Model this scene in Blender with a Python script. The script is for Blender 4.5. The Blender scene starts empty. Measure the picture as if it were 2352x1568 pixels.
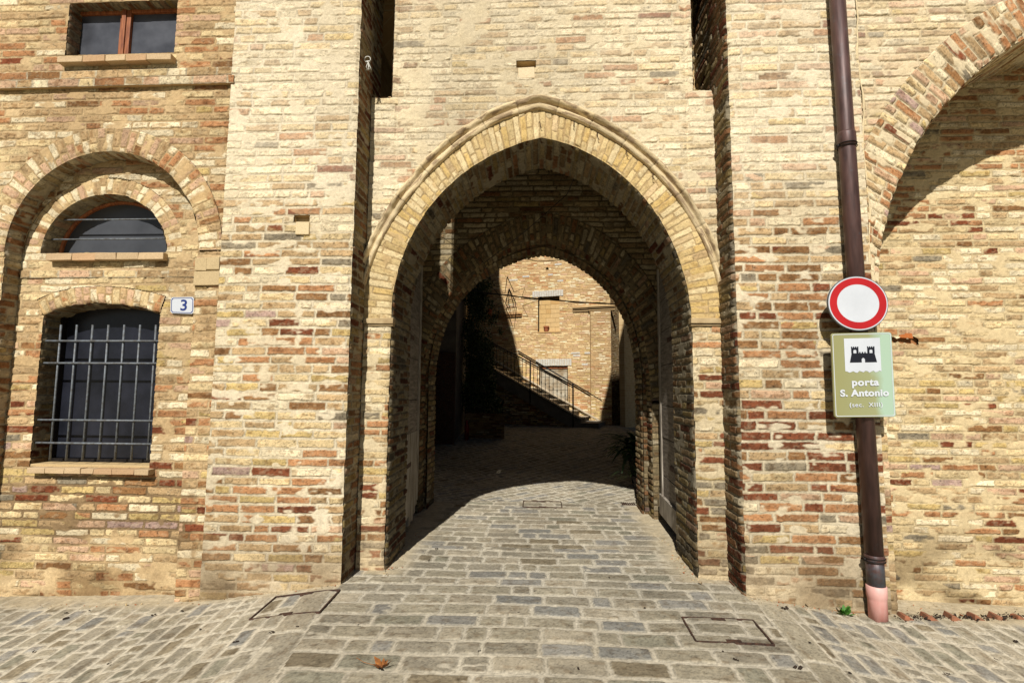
import bpy, math, random
import numpy as np
from mathutils import Vector, Matrix
random.seed(7)
RNG = np.random.default_rng(11)
col = bpy.context.scene.collection
R = math.radians

# ------------------------------------------------------------------ camera model
FPX, CX, CY = 1176.0, 1176.0, 784.0
CAM = np.array([0.0, -4.45, 1.75])
def _Rx(a):
    c, s = math.cos(a), math.sin(a); return np.array([[1, 0, 0], [0, c, -s], [0, s, c]])
def _Rz(a):
    c, s = math.cos(a), math.sin(a); return np.array([[c, -s, 0], [s, c, 0], [0, 0, 1]])
ROT = _Rz(R(2.92)) @ _Rx(R(95.42)) @ _Rz(R(.38))
def ray(px, py):
    return ROT @ np.array([(px - CX) / FPX, -(py - CY) / FPX, -1.0])
def W(px, py, Y):
    """point of the survey photograph on the vertical plane y = Y -> (x, z)"""
    d = ray(px, py); k = (Y - CAM[1]) / d[1]; p = CAM + k * d
    return float(p[0]), float(p[2])
def WP(px, py, point, normal):
    d = ray(px, py); n = np.array(normal, float)
    k = np.dot(np.array(point) - CAM, n) / np.dot(d, n); return CAM + k * d

# ------------------------------------------------------------------ noise
def _h(ix, iy, seed):
    n = (ix.astype(np.int64) * 374761393 + iy.astype(np.int64) * 668265263 + seed * 974634777) & 0xFFFFFFFF
    n = ((n ^ (n >> 13)) * 1274126177) & 0xFFFFFFFF
    n = ((n ^ (n >> 16)) * 2246822519) & 0xFFFFFFFF
    n = n ^ (n >> 15)
    return (n & 0xFFFFFF).astype(np.float64) / float(0xFFFFFF)
def vn(x, y, seed=0):
    ix, iy = np.floor(x), np.floor(y); fx, fy = x - ix, y - iy
    fx = fx * fx * (3 - 2 * fx); fy = fy * fy * (3 - 2 * fy)
    a, b = _h(ix, iy, seed), _h(ix + 1, iy, seed); c, d = _h(ix, iy + 1, seed), _h(ix + 1, iy + 1, seed)
    return (a * (1 - fx) + b * fx) * (1 - fy) + (c * (1 - fx) + d * fx) * fy
def fbm(x, y, seed=0, o=3):
    t, a, w = 0, .5, 0
    for k in range(o):
        t = t + a * vn(x * 2 ** k, y * 2 ** k, seed + 17 * k); w += a; a *= .5
    return t / w
def sst(a, b, x):
    t = np.clip((x - a) / (b - a), 0, 1); return t * t * (3 - 2 * t)

# ------------------------------------------------------------------ colour
ALB = .90
def lin(c):
    c = np.array(c, float) / 255.0
    return np.where(c <= .04045, c / 12.92, ((c + .055) / 1.055) ** 2.4) * ALB
PAL = np.array([lin(c) for c in [
    (240, 222, 180), (228, 202, 148), (198, 166, 118), (208, 180, 114), (190, 136, 88),
    (134, 74, 44), (152, 110, 66), (212, 174, 136), (146, 134, 110), (184, 154, 138)]])
# 0 cream 1 straw 2 tan 3 ochre 4 orange 5 dark red 6 brown 7 pink 8 grey 9 mauve
STONE = np.array([lin(c) for c in [
    (174, 162, 134), (162, 151, 127), (160, 154, 140), (186, 172, 143), (146, 131, 102), (158, 151, 126), (148, 144, 132)]])



# ------------------------------------------------------------------ brick pattern
def bricks(U, V, seed, ch=.074, L=.33, mort=.014, wob=.012, rows=None, hdr=.28, rough=1.0, rad=.005):
    V2 = V + wob * (fbm(U * .9, V * .9, seed + 5, 2) - .5) * 2
    rg = np.random.default_rng(seed)
    if rows is None:
        v0, v1 = V2.min() - ch * 2, V2.max() + ch * 2
        n = int((v1 - v0) / ch) + 3
        hts = ch * (1 + .16 * (rg.random(n) - .5))
        rows = v0 + np.concatenate([[0], np.cumsum(hts)])
    row = np.clip(np.searchsorted(rows, V2) - 1, 0, len(rows) - 2)
    u0, u1 = U.min() - 2 * L, U.max() + 2 * L
    dl = np.zeros_like(U); bl = np.zeros_like(U); bid = np.zeros(U.shape, np.int64)
    flat_row = row.ravel(); order = np.argsort(flat_row, kind='stable'); srt = flat_row[order]
    Uf = U.ravel(); dlf, blf, bidf = dl.ravel(), bl.ravel(), bid.ravel()
    bounds = np.searchsorted(srt, np.arange(len(rows)))
    skew = .006 * (vn(Uf * 14, V2.ravel() * 30, seed + 3) - .5) * 2
    for r in range(len(rows) - 1):
        idx = order[bounds[r]:bounds[r + 1]]
        if len(idx) == 0: continue
        nn = int((u1 - u0) / (L * .4)) + 4
        w = np.where(rg.random(nn) < hdr, L * .48, L) * (1 + .22 * (rg.random(nn) - .5))
        e = u0 - rg.random() * L + np.concatenate([[0], np.cumsum(w)])
        uu = Uf[idx] + skew[idx]
        k = np.clip(np.searchsorted(e, uu) - 1, 0, len(e) - 2)
        dlf[idx] = uu - e[k]; blf[idx] = e[k + 1] - e[k]; bidf[idx] = r * 4096 + k
    dl, bl, bid = dlf.reshape(U.shape), blf.reshape(U.shape), bidf.reshape(U.shape)
    r0 = _h(bid, bid * 0 + 1, seed); r1 = _h(bid, bid * 0 + 2, seed); r2 = _h(bid, bid * 0 + 3, seed)
    r3 = _h(bid, bid * 0 + 4, seed); r4 = _h(bid, bid * 0 + 5, seed)
    rh = rows[row + 1] - rows[row]; dv = V2 - rows[row]
    ex = np.minimum(dl, bl - dl) - mort / 2 - .003 * r3
    ey = np.minimum(dv, rh - dv) - mort / 2 - .003 * r4
    cx, cy = np.maximum(rad - ex, 0), np.maximum(rad - ey, 0)
    sd = np.where((ex < rad) & (ey < rad), rad - np.hypot(cx, cy), np.minimum(ex, ey))
    sd = sd + rough * .8 * (.006 * (vn(U * 45, V2 * 60, seed + 8) - .5) + .005 * (vn(U * 95, V2 * 110, seed + 10) - .5) + .0055 * (vn(U * 16, V2 * 25, seed + 9) - .5) * 2)
    return dict(sd=sd, bu=U - dl + bl / 2, bv=V2 - dv + rh / 2, r=(r0, r1, r2, r3, r4),
                lu=dl / bl * 2 - 1, lv=dv / rh * 2 - 1)

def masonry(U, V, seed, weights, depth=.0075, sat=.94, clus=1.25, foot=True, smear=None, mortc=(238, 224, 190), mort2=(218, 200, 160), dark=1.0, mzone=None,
            pal=None, wash=None, zx=None, zz=None, soft=.0045, contrast=1.0, **kw):
    """height and colour of a weathered masonry face; zx, zz = world x, z used for the zones"""
    b = bricks(U, V, seed, **kw)
    r0, r1, r2, r3, r4 = b['r']
    pal = PAL if pal is None else pal
    if zx is None: zx, zz = U, V
    w = list(weights(zx, zz))
    if len(w) == 10 and clus:
        # odd-coloured bricks come in irregular patches
        cn = fbm(b['bu'] * .9 + seed, b['bv'] * 1.5, seed + 81, 2); cr = np.clip((cn - .34) * 6.5, .04, 3.2) ** clus
        co_ = np.clip((fbm(b['bu'] * 1.1, b['bv'] * 1.3 + seed, seed + 82, 2) - .3) * 5, .15, 2.2) ** clus
        w[5] = w[5] * cr; w[6] = w[6] * (.4 + .6 * cr); w[4] = w[4] * co_; w[3] = w[3] * np.clip(2.2 - co_, .3, 2)
    cw = np.cumsum(np.stack(w), axis=0); cw = cw / cw[-1]
    idx = (r0[None] > cw[:-1]).sum(axis=0)
    C = pal[idx]
    n1 = fbm(U * 11, V * 22, seed + 21, 3); n2 = vn(U * 70, V * 90, seed + 22); n3 = fbm(U * 3, V * 4, seed + 23, 2)
    n4 = fbm(U * 26, V * 40, seed + 24, 2)
    f = 1 + contrast * ((r1 - .5) * .34 + (n1 - .5) * .55 + (n2 - .5) * .22 + (n3 - .5) * .12)
    C = C * f[..., None]
    # warm and pale blotches inside each brick
    bl = sst(.58, .74, n4) * .36 * contrast
    C = C * (1 - bl[..., None]) + (C * .45 + lin((236, 216, 172)) * .45) * bl[..., None]
    dk = sst(.62, .76, fbm(U * 17, V * 25, seed + 31, 2)) * .35 * contrast
    C = C * (1 - dk[..., None] * np.array([.8, 1, 1.2]))
    pit = sst(.74, .84, vn(U * 120, V * 130, seed + 33)) * .45 * contrast + sst(.7, .8, vn(U * 60, V * 75, seed + 34)) * .25 * contrast
    C = C * (1 - pit[..., None])
    sm = .12 if smear is None else smear(zx, zz)
    cov = sst(.0, .22, sm - (.5 + (fbm(U * 7, V * 13, seed + 41, 3) - .5) * 2.2 + (r2 - .5) * .55))
    m = sst(0, soft, b['sd']) * (1 - cov * .93)
    mn = fbm(U * 45, V * 45, seed + 51, 3); ml = fbm(U * 2.2, V * 2.2, seed + 52, 2)
    mc = lin(mortc) * (1 - ml[..., None]) + lin(mort2) * ml[..., None]
    if mzone is not None:
        za, zc = mzone(zx, zz); mc = mc * (1 - za[..., None]) + lin(zc) * za[..., None]
    mc = mc * (.78 + .42 * mn)[..., None]
    edge = 1 - .4 * sst(.004, -.002, b['sd']) * sst(-.009, -.003, b['sd']) * (1 - cov)
    C = C * m[..., None] + mc * edge[..., None] * (1 - m[..., None])
    ero = np.where(r3 < .1, -.7, 0) + np.where(r3 > .9, .35, 0)
    hb = depth * (1 + .5 * (r4 - .5) + ero) + .003 * (b['lu'] * (r1 - .5) + b['lv'] * (r2 - .5)) \
        + .003 * (n1 - .5) * 2 + .0014 * (n2 - .5) + .004 * (n4 - .5)
    hm = .005 * (mn - .5) + depth * .75 * cov + depth * .25 * ml
    H = hb * m + hm * (1 - m)
    H = H + .012 * (fbm(U * .8, V * .8, seed + 61, 2) - .5)
    if wash is not None:
        a, wc = wash(zx, zz)
        a = np.clip(a * (.35 + 1.3 * fbm(U * 5, V * 5, seed + 71, 3)), 0, 1)
        C = C * (1 - a[..., None]) + lin(wc) * a[..., None] * (.7 + .35 * n2 + .25 * n4)[..., None]
    st = fbm(U * .7, V * .22, seed + 95, 3); C = C * (1 - .2 * sst(.5, .85, st) + .06 * sst(.45, .2, st))[..., None]
    if foot and pal is PAL:
        d_ = sst(.75, .0, zz) * sst(.35, .75, fbm(zx * 2.2, zz * 3.5, 96, 3)) * .6; C = C * (1 - d_[..., None] * np.array([.9, .95, 1.0]))
    lum = C @ np.array([.3, .59, .11]); C = lum[..., None] + (C - lum[..., None]) * sat
    if pal is PAL: C = C * np.array([1.015, .997, .985])
    return H, np.clip(C * dark, .004, .92)  # dark scales colour; on reveals, bay sides and chamber it paints shade

# ------------------------------------------------------------------ mesh helpers
def tag(o, label=None, cat=None, group=None, kind=None):
    if label: o['label'] = label
    if cat: o['category'] = cat
    if group: o['group'] = group
    if kind: o['kind'] = kind
    return o
def empty(name, loc, label, cat, group=None):
    o = bpy.data.objects.new(name, None); col.objects.link(o); o.location = loc; o.empty_display_size = .2
    return tag(o, label, cat, group)
def wloc(o):
    v = Vector(o.location)
    if o.parent: v = v + wloc(o.parent) - Vector((0, 0, 0)) if False else v
    return v
def link(o, parent=None):
    col.objects.link(o)
    if parent is not None:
        o.parent = parent
        o.matrix_parent_inverse = world_of(parent).inverted()
    return o
def world_of(p):
    m = Matrix.Translation(p.location) @ p.rotation_euler.to_matrix().to_4x4()
    if p.parent is not None:
        m = world_of(p.parent) @ p.matrix_parent_inverse @ m
    return m
def sheet(name, us, vs, posf, pat, mat, parent=None, keep=None):
    U, V = np.meshgrid(us, vs)
    P, N = posf(U, V)
    H, C = pat(U, V)
    co = P + N * H[..., None]
    nv, nu = U.shape
    me = bpy.data.meshes.new(name)
    i = np.arange(nu * nv).reshape(nv, nu)
    q = np.stack([i[:-1, :-1], i[:-1, 1:], i[1:, 1:], i[1:, :-1]], -1).reshape(-1, 4)
    if keep is not None:
        k = keep(U, V)
        kk = (k[:-1, :-1] & k[:-1, 1:] & k[1:, 1:] & k[1:, :-1]).ravel()
        q = q[kk]
    used = np.zeros(nu * nv, bool); used[q.ravel()] = True
    remap = np.cumsum(used) - 1
    q = remap[q]; co = co.reshape(-1, 3)[used]; C = C.reshape(-1, 3)[used]
    me.vertices.add(len(co)); me.vertices.foreach_set('co', co.astype(np.float32).ravel())
    me.loops.add(q.size); me.loops.foreach_set('vertex_index', q.astype(np.int32).ravel())
    me.polygons.add(len(q)); me.polygons.foreach_set('loop_start', np.arange(0, q.size, 4, dtype=np.int32))
    me.update(calc_edges=True)
    at = me.color_attributes.new('Col', 'FLOAT_COLOR', 'POINT')
    rgba = np.ones((len(co), 4), np.float32); rgba[:, :3] = C
    at.data.foreach_set('color', rgba.ravel())
    me.polygons.foreach_set('use_smooth', np.ones(len(q), bool))
    me.materials.append(mat)
    o = bpy.data.objects.new(name, me); link(o, parent)
    return o

class MB:
    def __init__(s): s.v = []; s.f = []; s.c = []
    def add(s, vs, fs, c=(1, 1, 1)):
        b = len(s.v); s.v += [tuple(map(float, p)) for p in vs]; s.f += [tuple(b + i for i in f) for f in fs]; s.c += [tuple(c)] * len(vs)
        return s
    def box(s, x0, x1, y0, y1, z0, z1, c=(1, 1, 1), j=0, bev=0):
        if x0 > x1: x0, x1 = x1, x0
        if y0 > y1: y0, y1 = y1, y0
        if z0 > z1: z0, z1 = z1, z0
        r = lambda: random.uniform(-j, j)
        P = [(x + r(), y + r(), z + r()) for z in (z0, z1) for x, y in ((x0, y0), (x1, y0), (x1, y1), (x0, y1))]
        return s.add(P, [(3, 2, 1, 0), (4, 5, 6, 7), (0, 1, 5, 4), (1, 2, 6, 5), (2, 3, 7, 6), (3, 0, 4, 7)], c)
    def obox(s, o, e1, e2, e3, c=(1, 1, 1)):
        o, e1, e2, e3 = map(np.array, (o, e1, e2, e3))
        P = [o, o + e1, o + e1 + e2, o + e2, o + e3, o + e1 + e3, o + e1 + e2 + e3, o + e2 + e3]
        return s.add(P, [(3, 2, 1, 0), (4, 5, 6, 7), (0, 1, 5, 4), (1, 2, 6, 5), (2, 3, 7, 6), (3, 0, 4, 7)], c)
    def tube(s, pts, r, n=8, c=(1, 1, 1), cap=True):
        pts = [Vector(p) for p in pts]; rs = r if isinstance(r, (list, tuple)) else [r] * len(pts)
        b = []; up = None
        for i, p in enumerate(pts):
            t = (pts[min(i + 1, len(pts) - 1)] - pts[max(i - 1, 0)]).normalized()
            if up is None:
                up = Vector((0, 0, 1)) if abs(t.z) < .9 else Vector((1, 0, 0))
            a = t.cross(up).normalized(); d = a.cross(t).normalized(); up = d
            b += [p + rs[i] * (math.cos(2 * math.pi * k / n) * a + math.sin(2 * math.pi * k / n) * d) for k in range(n)]
        f = [(i * n + k, i * n + (k + 1) % n, (i + 1) * n + (k + 1) % n, (i + 1) * n + k) for i in range(len(pts) - 1) for k in range(n)]
        if cap: f += [tuple(range(n))[::-1], tuple((len(pts) - 1) * n + k for k in range(n))]
        return s.add(b, f, c)
    def build(s, name, mat, parent=None, bevel=0, smooth=False, seg=2, wn=False):
        me = bpy.data.meshes.new(name); me.from_pydata(s.v, [], s.f); me.update()
        at = me.color_attributes.new('Col', 'FLOAT_COLOR', 'POINT')
        at.data.foreach_set('color', np.array([(*c, 1) for c in s.c], np.float32).ravel())
        if smooth: me.polygons.foreach_set('use_smooth', np.ones(len(me.polygons), bool))
        me.materials.append(mat)
        o = bpy.data.objects.new(name, me); link(o, parent)
        if bevel:
            m = o.modifiers.new('bevel', 'BEVEL'); m.width = bevel; m.segments = seg; m.limit_method = 'ANGLE'
        return o

# ------------------------------------------------------------------ materials
def nodes_of(name):
    m = bpy.data.materials.new(name); m.use_nodes = True; nt = m.node_tree
    return m, nt, nt.nodes['Principled BSDF']
def N(nt, t, **kw):
    n = nt.nodes.new(t)
    for k, v in kw.items(): setattr(n, k, v)
    return n
def masonry_mat(name, scale=90, bump=.25, rough=.9):
    m, nt, b = nodes_of(name); L = nt.links
    at = N(nt, 'ShaderNodeAttribute', attribute_name='Col')
    tc = N(nt, 'ShaderNodeTexCoord')
    no = N(nt, 'ShaderNodeTexNoise'); no.inputs['Scale'].default_value = scale; no.inputs['Detail'].default_value = 6
    no.inputs['Roughness'].default_value = .65
    mr = N(nt, 'ShaderNodeMapRange'); mr.inputs[1].default_value = .3; mr.inputs[2].default_value = .7
    mr.inputs[3].default_value = .82; mr.inputs[4].default_value = 1.16
    mx = N(nt, 'ShaderNodeVectorMath', operation='SCALE')
    L.new(tc.outputs['Object'], no.inputs['Vector']); L.new(no.outputs['Fac'], mr.inputs[0])
    L.new(at.outputs['Color'], mx.inputs[0]); L.new(mr.outputs[0], mx.inputs['Scale'])
    L.new(mx.outputs[0], b.inputs['Base Color'])
    bp = N(nt, 'ShaderNodeBump'); bp.inputs['Strength'].default_value = bump; bp.inputs['Distance'].default_value = .006
    L.new(no.outputs['Fac'], bp.inputs['Height']); L.new(bp.outputs[0], b.inputs['Normal'])
    b.inputs['Roughness'].default_value = rough
    b.inputs['Specular IOR Level'].default_value = .1
    return m
def mat(name, c, rough=.7, metal=0, var=.15, scale=12, bump=.1, c2=None, stretch=(1, 1, 1), spec=.4, trans=0):
    m, nt, b = nodes_of(name); L = nt.links
    tc = N(nt, 'ShaderNodeTexCoord'); mp = N(nt, 'ShaderNodeMapping'); mp.inputs['Scale'].default_value = stretch
    no = N(nt, 'ShaderNodeTexNoise'); no.inputs['Scale'].default_value = scale; no.inputs['Detail'].default_value = 8
    no.inputs['Roughness'].default_value = .6
    L.new(tc.outputs['Object'], mp.inputs[0]); L.new(mp.outputs[0], no.inputs['Vector'])
    cr = N(nt, 'ShaderNodeValToRGB'); c = lin(c); c2 = c * (1 - var * 2) if c2 is None else lin(c2)
    cr.color_ramp.elements[0].position = .35; cr.color_ramp.elements[1].position = .68
    cr.color_ramp.elements[0].color = (*np.clip(c2, 0, 1), 1); cr.color_ramp.elements[1].color = (*np.clip(c, 0, 1), 1)
    L.new(no.outputs['Fac'], cr.inputs[0]); L.new(cr.outputs[0], b.inputs['Base Color'])
    if bump:
        bp = N(nt, 'ShaderNodeBump'); bp.inputs['Strength'].default_value = bump; bp.inputs['Distance'].default_value = .01
        L.new(no.outputs['Fac'], bp.inputs['Height']); L.new(bp.outputs[0], b.inputs['Normal'])
    b.inputs['Roughness'].default_value = rough; b.inputs['Metallic'].default_value = metal
    b.inputs['Specular IOR Level'].default_value = spec
    return m
def brick_tex_mat(name, c1, c2, cm, bw=.27, bh=.075):
    m, nt, b = nodes_of(name); L = nt.links
    tc = N(nt, 'ShaderNodeTexCoord'); sp = N(nt, 'ShaderNodeSeparateXYZ'); ad = N(nt, 'ShaderNodeMath', operation='ADD')
    cb = N(nt, 'ShaderNodeCombineXYZ'); br = N(nt, 'ShaderNodeTexBrick')
    L.new(tc.outputs['Object'], sp.inputs[0]); L.new(sp.outputs[0], ad.inputs[0]); L.new(sp.outputs[1], ad.inputs[1])
    L.new(ad.outputs[0], cb.inputs[0]); L.new(sp.outputs[2], cb.inputs[1]); L.new(cb.outputs[0], br.inputs['Vector'])
    br.inputs['Scale'].default_value = 1; br.inputs['Brick Width'].default_value = bw; br.inputs['Row Height'].default_value = bh
    br.inputs['Mortar Size'].default_value = .006
    br.inputs['Color1'].default_value = (*lin(c1), 1); br.inputs['Color2'].default_value = (*lin(c2), 1); br.inputs['Mortar'].default_value = (*lin(cm), 1)
    L.new(br.outputs['Color'], b.inputs['Base Color']); b.inputs['Roughness'].default_value = .9
    return m

M = {}
M['brick'] = masonry_mat('weathered_brick')
M['brick_far'] = masonry_mat('far_brick', 40, .3)
M['paving'] = masonry_mat('stone_paving', 60, .3, .8)
M['core'] = brick_tex_mat('plain_brick', (200, 165, 115), (215, 185, 135), (215, 195, 150))
M['plaster'] = mat('grey_plaster', (120, 112, 102), .95, var=.2, scale=5, bump=.3)
M['wood'] = mat('brown_wood', (184, 112, 64), .6, var=.3, scale=6, stretch=(8, 8, 1), c2=(122, 64, 34), bump=.2)
M['oldwood'] = mat('grey_weathered_wood', (196, 186, 168), .85, c2=(112, 100, 86), scale=5, stretch=(7, 7, .6), bump=.5)
M['oldwood_h'] = mat('grey_weathered_boards', (158, 146, 130), .9, c2=(104, 94, 82), scale=5, stretch=(1, 1, 9), bump=.5)
def glass_mat(name, c, r, c2):
    m = mat(name, c, r, var=.3, scale=2.2, bump=0, c2=c2, spec=.5); return m
M['glass'] = glass_mat('dusty_glass', (96, 98, 104), .3, (46, 48, 54))
M['glass_dark'] = glass_mat('dark_glass', (44, 46, 56), .3, (20, 22, 28))
M['glass_grey'] = glass_mat('grey_glass', (84, 86, 90), .35, (64, 66, 70))
M['iron'] = mat('grey_painted_iron', (130, 138, 144), .55, .1, var=.2, scale=30, bump=.2, c2=(96, 94, 90))
M['darkiron'] = mat('dark_iron', (52, 46, 42), .6, .6, var=.3, scale=40)
M['rustiron'] = mat('rusty_iron', (98, 70, 54), .8, .2, var=.3, scale=40, c2=(56, 42, 36), bump=.3)
M['stone'] = mat('worn_sandstone', (204, 180, 136), .9, c2=(164, 138, 98), scale=9, bump=.6)
M['hood'] = mat('carved_sandstone', (202, 172, 122), .9, c2=(150, 122, 82), scale=7, bump=.7)
M['white'] = mat('white_enamel', (224, 228, 232), .4, var=.06, scale=4, bump=0)
M['red'] = mat('red_enamel', (200, 34, 38), .45, var=.08, scale=6, bump=0)
M['blue'] = mat('blue_enamel', (40, 60, 130), .4, var=.05, bump=0)
M['ink'] = mat('black_enamel', (30, 32, 42), .45, var=.1, scale=30, bump=0)
M['back'] = mat('grey_sheet_metal', (120, 124, 124), .5, .6, var=.1)
M['oldtile'] = mat('dusty_old_tile', (176, 112, 80), .9, c2=(130, 92, 66), scale=25)
M['terracotta'] = mat('terracotta', (196, 116, 72), .85, c2=(150, 84, 54), scale=20)
M['leaf'] = mat('leaf_green', (58, 82, 36), .6, c2=(28, 46, 20), scale=14, bump=.1)
M['weed'] = mat('weed_green', (84, 142, 44), .6, c2=(52, 100, 30), scale=40, bump=.1)
M['dryleaf'] = mat('dry_leaf', (176, 112, 48), .8, c2=(120, 70, 30), scale=40, bump=.2)
M['bark'] = mat('bark', (90, 74, 56), .9, c2=(56, 46, 36), scale=20, bump=.5)
M['cord'] = mat('white_cord', (232, 228, 214), .9, var=.1)
M['cable'] = mat('black_cable', (30, 28, 28), .6, var=.1)
M['farwhite'] = mat('white_brickwork', (232, 226, 212), .8, c2=(196, 188, 172), scale=20, bump=.2)
M['limewash'] = mat('patchy_limewash', (206, 196, 172), .9, c2=(150, 124, 88), scale=4, bump=.2)
M['farblock'] = mat('tan_blockwork', (214, 176, 120), .9, c2=(190, 150, 98), scale=5, bump=.2)
M['marble'] = mat('pale_stone_coping', (216, 198, 168), .7, c2=(180, 162, 134), scale=8, bump=.2)
M['rail'] = mat('black_railing_paint', (34, 32, 30), .5, .4, var=.1)
M['redpaint'] = mat('faded_red_paint', (130, 24, 20), .5, var=.2)
M['debris'] = mat('dark_debris', (60, 46, 34), .95, var=.3, scale=60)

# drainpipe: brown copper, greenish patina towards its foot, scratches
def pipe_material():
    m, nt, b = nodes_of('brown_copper_pipe'); L = nt.links
    tc = N(nt, 'ShaderNodeTexCoord'); sp = N(nt, 'ShaderNodeSeparateXYZ'); L.new(tc.outputs['Object'], sp.inputs[0])
    no = N(nt, 'ShaderNodeTexNoise'); no.inputs['Scale'].default_value = 22; no.inputs['Detail'].default_value = 8
    L.new(tc.outputs['Object'], no.inputs['Vector'])
    ns = N(nt, 'ShaderNodeTexNoise'); ns.inputs['Scale'].default_value = 9
    mp = N(nt, 'ShaderNodeMapping'); mp.inputs['Scale'].default_value = (3, 3, .5); L.new(tc.outputs['Object'], mp.inputs[0]); L.new(mp.outputs[0], ns.inputs['Vector'])
    cr = N(nt, 'ShaderNodeValToRGB'); e = cr.color_ramp.elements
    e[0].position = .3; e[0].color = (*lin((70, 50, 46)), 1); e[1].position = .75; e[1].color = (*lin((104, 76, 70)), 1)
    L.new(ns.outputs['Fac'], cr.inputs[0])
    mr = N(nt, 'ShaderNodeMapRange'); mr.inputs[1].default_value = .55; mr.inputs[2].default_value = .05
    mr.inputs[3].default_value = -.25; mr.inputs[4].default_value = .75
    L.new(sp.outputs[2], mr.inputs[0])
    ad = N(nt, 'ShaderNodeMath', operation='ADD'); L.new(mr.outputs[0], ad.inputs[0])
    m2 = N(nt, 'ShaderNodeMath', operation='MULTIPLY_ADD'); m2.inputs[1].default_value = 1.6; m2.inputs[2].default_value = -.75
    L.new(no.outputs['Fac'], m2.inputs[0]); L.new(m2.outputs[0], ad.inputs[1]); ad.use_clamp = True
    mx = N(nt, 'ShaderNodeMix', data_type='RGBA'); L.new(ad.outputs[0], mx.inputs['Factor'])
    L.new(cr.outputs[0], mx.inputs['A']); mx.inputs['B'].default_value = (*lin((84, 108, 118)), 1)
    L.new(mx.outputs['Result'], b.inputs['Base Color'])
    b.inputs['Metallic'].default_value = .25; b.inputs['Roughness'].default_value = .5
    bp = N(nt, 'ShaderNodeBump'); bp.inputs['Strength'].default_value = .25; bp.inputs['Distance'].default_value = .01; L.new(ns.outputs['Fac'], bp.inputs['Height']); L.new(bp.outputs[0], b.inputs['Normal'])
    return m
M['pipe'] = pipe_material()
M['pvc'] = mat('faded_pink_plastic', (236, 196, 184), .5, c2=(206, 96, 84), scale=3.2, stretch=(1, 1, .4), bump=0)

# ------------------------------------------------------------------ arches
def halfcurve(pts, Y, n=70, deg=4):
    q = np.array([W(px, py, Y) for px, py in pts])
    s = np.concatenate([[0], np.cumsum(np.hypot(*np.diff(q, axis=0).T))]); s /= s[-1]
    wts = np.ones(len(s)); wts[0] = wts[-1] = 12
    px, pz = np.polyfit(s, q[:, 0], deg, w=wts), np.polyfit(s, q[:, 1], deg, w=wts)
    t = np.linspace(0, 1, n); return np.stack([np.polyval(px, t), np.polyval(pz, t)], 1)
def arch(left, right, Y, **k):
    """left and right halves, each from apex to springing -> one path from left springing to right springing"""
    a, b = halfcurve(left, Y, **k), halfcurve(right, Y, **k)
    ap = (a[0] + b[0]) / 2; a[0] = ap; b[0] = ap
    return np.concatenate([a[::-1], b[1:]])
def circ(cx, cz, r, a0=180, a1=0, n=90, rx=None):
    t = np.radians(np.linspace(a0, a1, n)); return np.stack([cx + (rx or r) * np.cos(t), cz + r * np.sin(t)], 1)
def resamp(path, n):
    s = np.concatenate([[0], np.cumsum(np.hypot(*np.diff(path, axis=0).T))])
    t = np.linspace(0, s[-1], n); return np.stack([np.interp(t, s, path[:, 0]), np.interp(t, s, path[:, 1])], 1), s[-1]
class Open:
    def __init__(s, path, zb):
        s.p = path; s.zb = zb; k = np.argsort(path[:, 0], kind='stable'); s.x = path[k, 0]; s.z = path[k, 1]
    def inside(s, x, z, g=0.0):
        c = (s.x[0] + s.x[-1]) / 2; hw = (s.x[-1] - s.x[0]) / 2
        xs = c + (x - c) * hw / (hw + g)
        return (x > s.x[0] - g) & (x < s.x[-1] + g) & (z < np.interp(xs, s.x, s.z) + g) & (z > s.zb - g)
    def full(s):
        return np.concatenate([[[s.p[0, 0], s.zb]], s.p, [[s.p[-1, 0], s.zb]]])
def path_fn(path):
    seg = np.hypot(*np.diff(path, axis=0).T); s = np.concatenate([[0], np.cumsum(seg)])
    f = lambda t: (np.interp(t, s, path[:, 0]), np.interp(t, s, path[:, 1]))
    return f, s[-1]
def chip(v, seed, a=.014):
    return a * (fbm(v * 13, v * 0 + .5, seed, 3) - .12) + a * .6 * _h(np.floor(v / .074), v * 0, seed)

def ring(name, inner, outer, Y, seed, weights, parent, one=True, y_in=0, ch=.068, du=.006, chipa=.012, proud=0, **kw):
    """face of an arch ring; u across the ring, v along it"""
    n = 400
    pi, _ = resamp(inner, n); po, _ = resamp(outer, n); mid = (pi + po) / 2
    seg = np.hypot(*np.diff(mid, axis=0).T); s = np.concatenate([[0], np.cumsum(seg)])
    wid = float(np.hypot(*(po - pi).T).mean())
    def pos(U, V):
        a = np.stack([np.interp(V, s, pi[:, 0]), np.interp(V, s, pi[:, 1])], -1)
        b = np.stack([np.interp(V, s, po[:, 0]), np.interp(V, s, po[:, 1])], -1)
        c = chip(V, seed, chipa)[..., None] * sst(.05 / wid, 0, U / wid)[..., None]
        dirv = (b - a) / np.linalg.norm(b - a, axis=-1, keepdims=True)
        p = a + (b - a) * (U / wid)[..., None] + dirv * c
        P = np.stack([p[..., 0], Y - proud + c[..., 0], p[..., 1]], -1)
        Nn = np.zeros_like(P); Nn[..., 1] = -1
        return P, Nn
    Lk = dict(L=wid * 1.0, hdr=0) if one else dict(L=.24, hdr=.4)
    def pat(U, V):
        H, C = masonry(U + (wid if one else 0) * 0, V, seed, weights, ch=ch, wob=.004, zx=pos(U, V)[0][..., 0], zz=pos(U, V)[0][..., 2], **{**Lk, **kw})
        H = H * sst(0, .012, U) * sst(wid, wid - .006, U)
        return H, C
    return sheet(name, np.arange(0, wid + du, du).clip(0, wid), np.arange(0, s[-1], .0065), pos, pat, M['brick'], parent)

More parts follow.
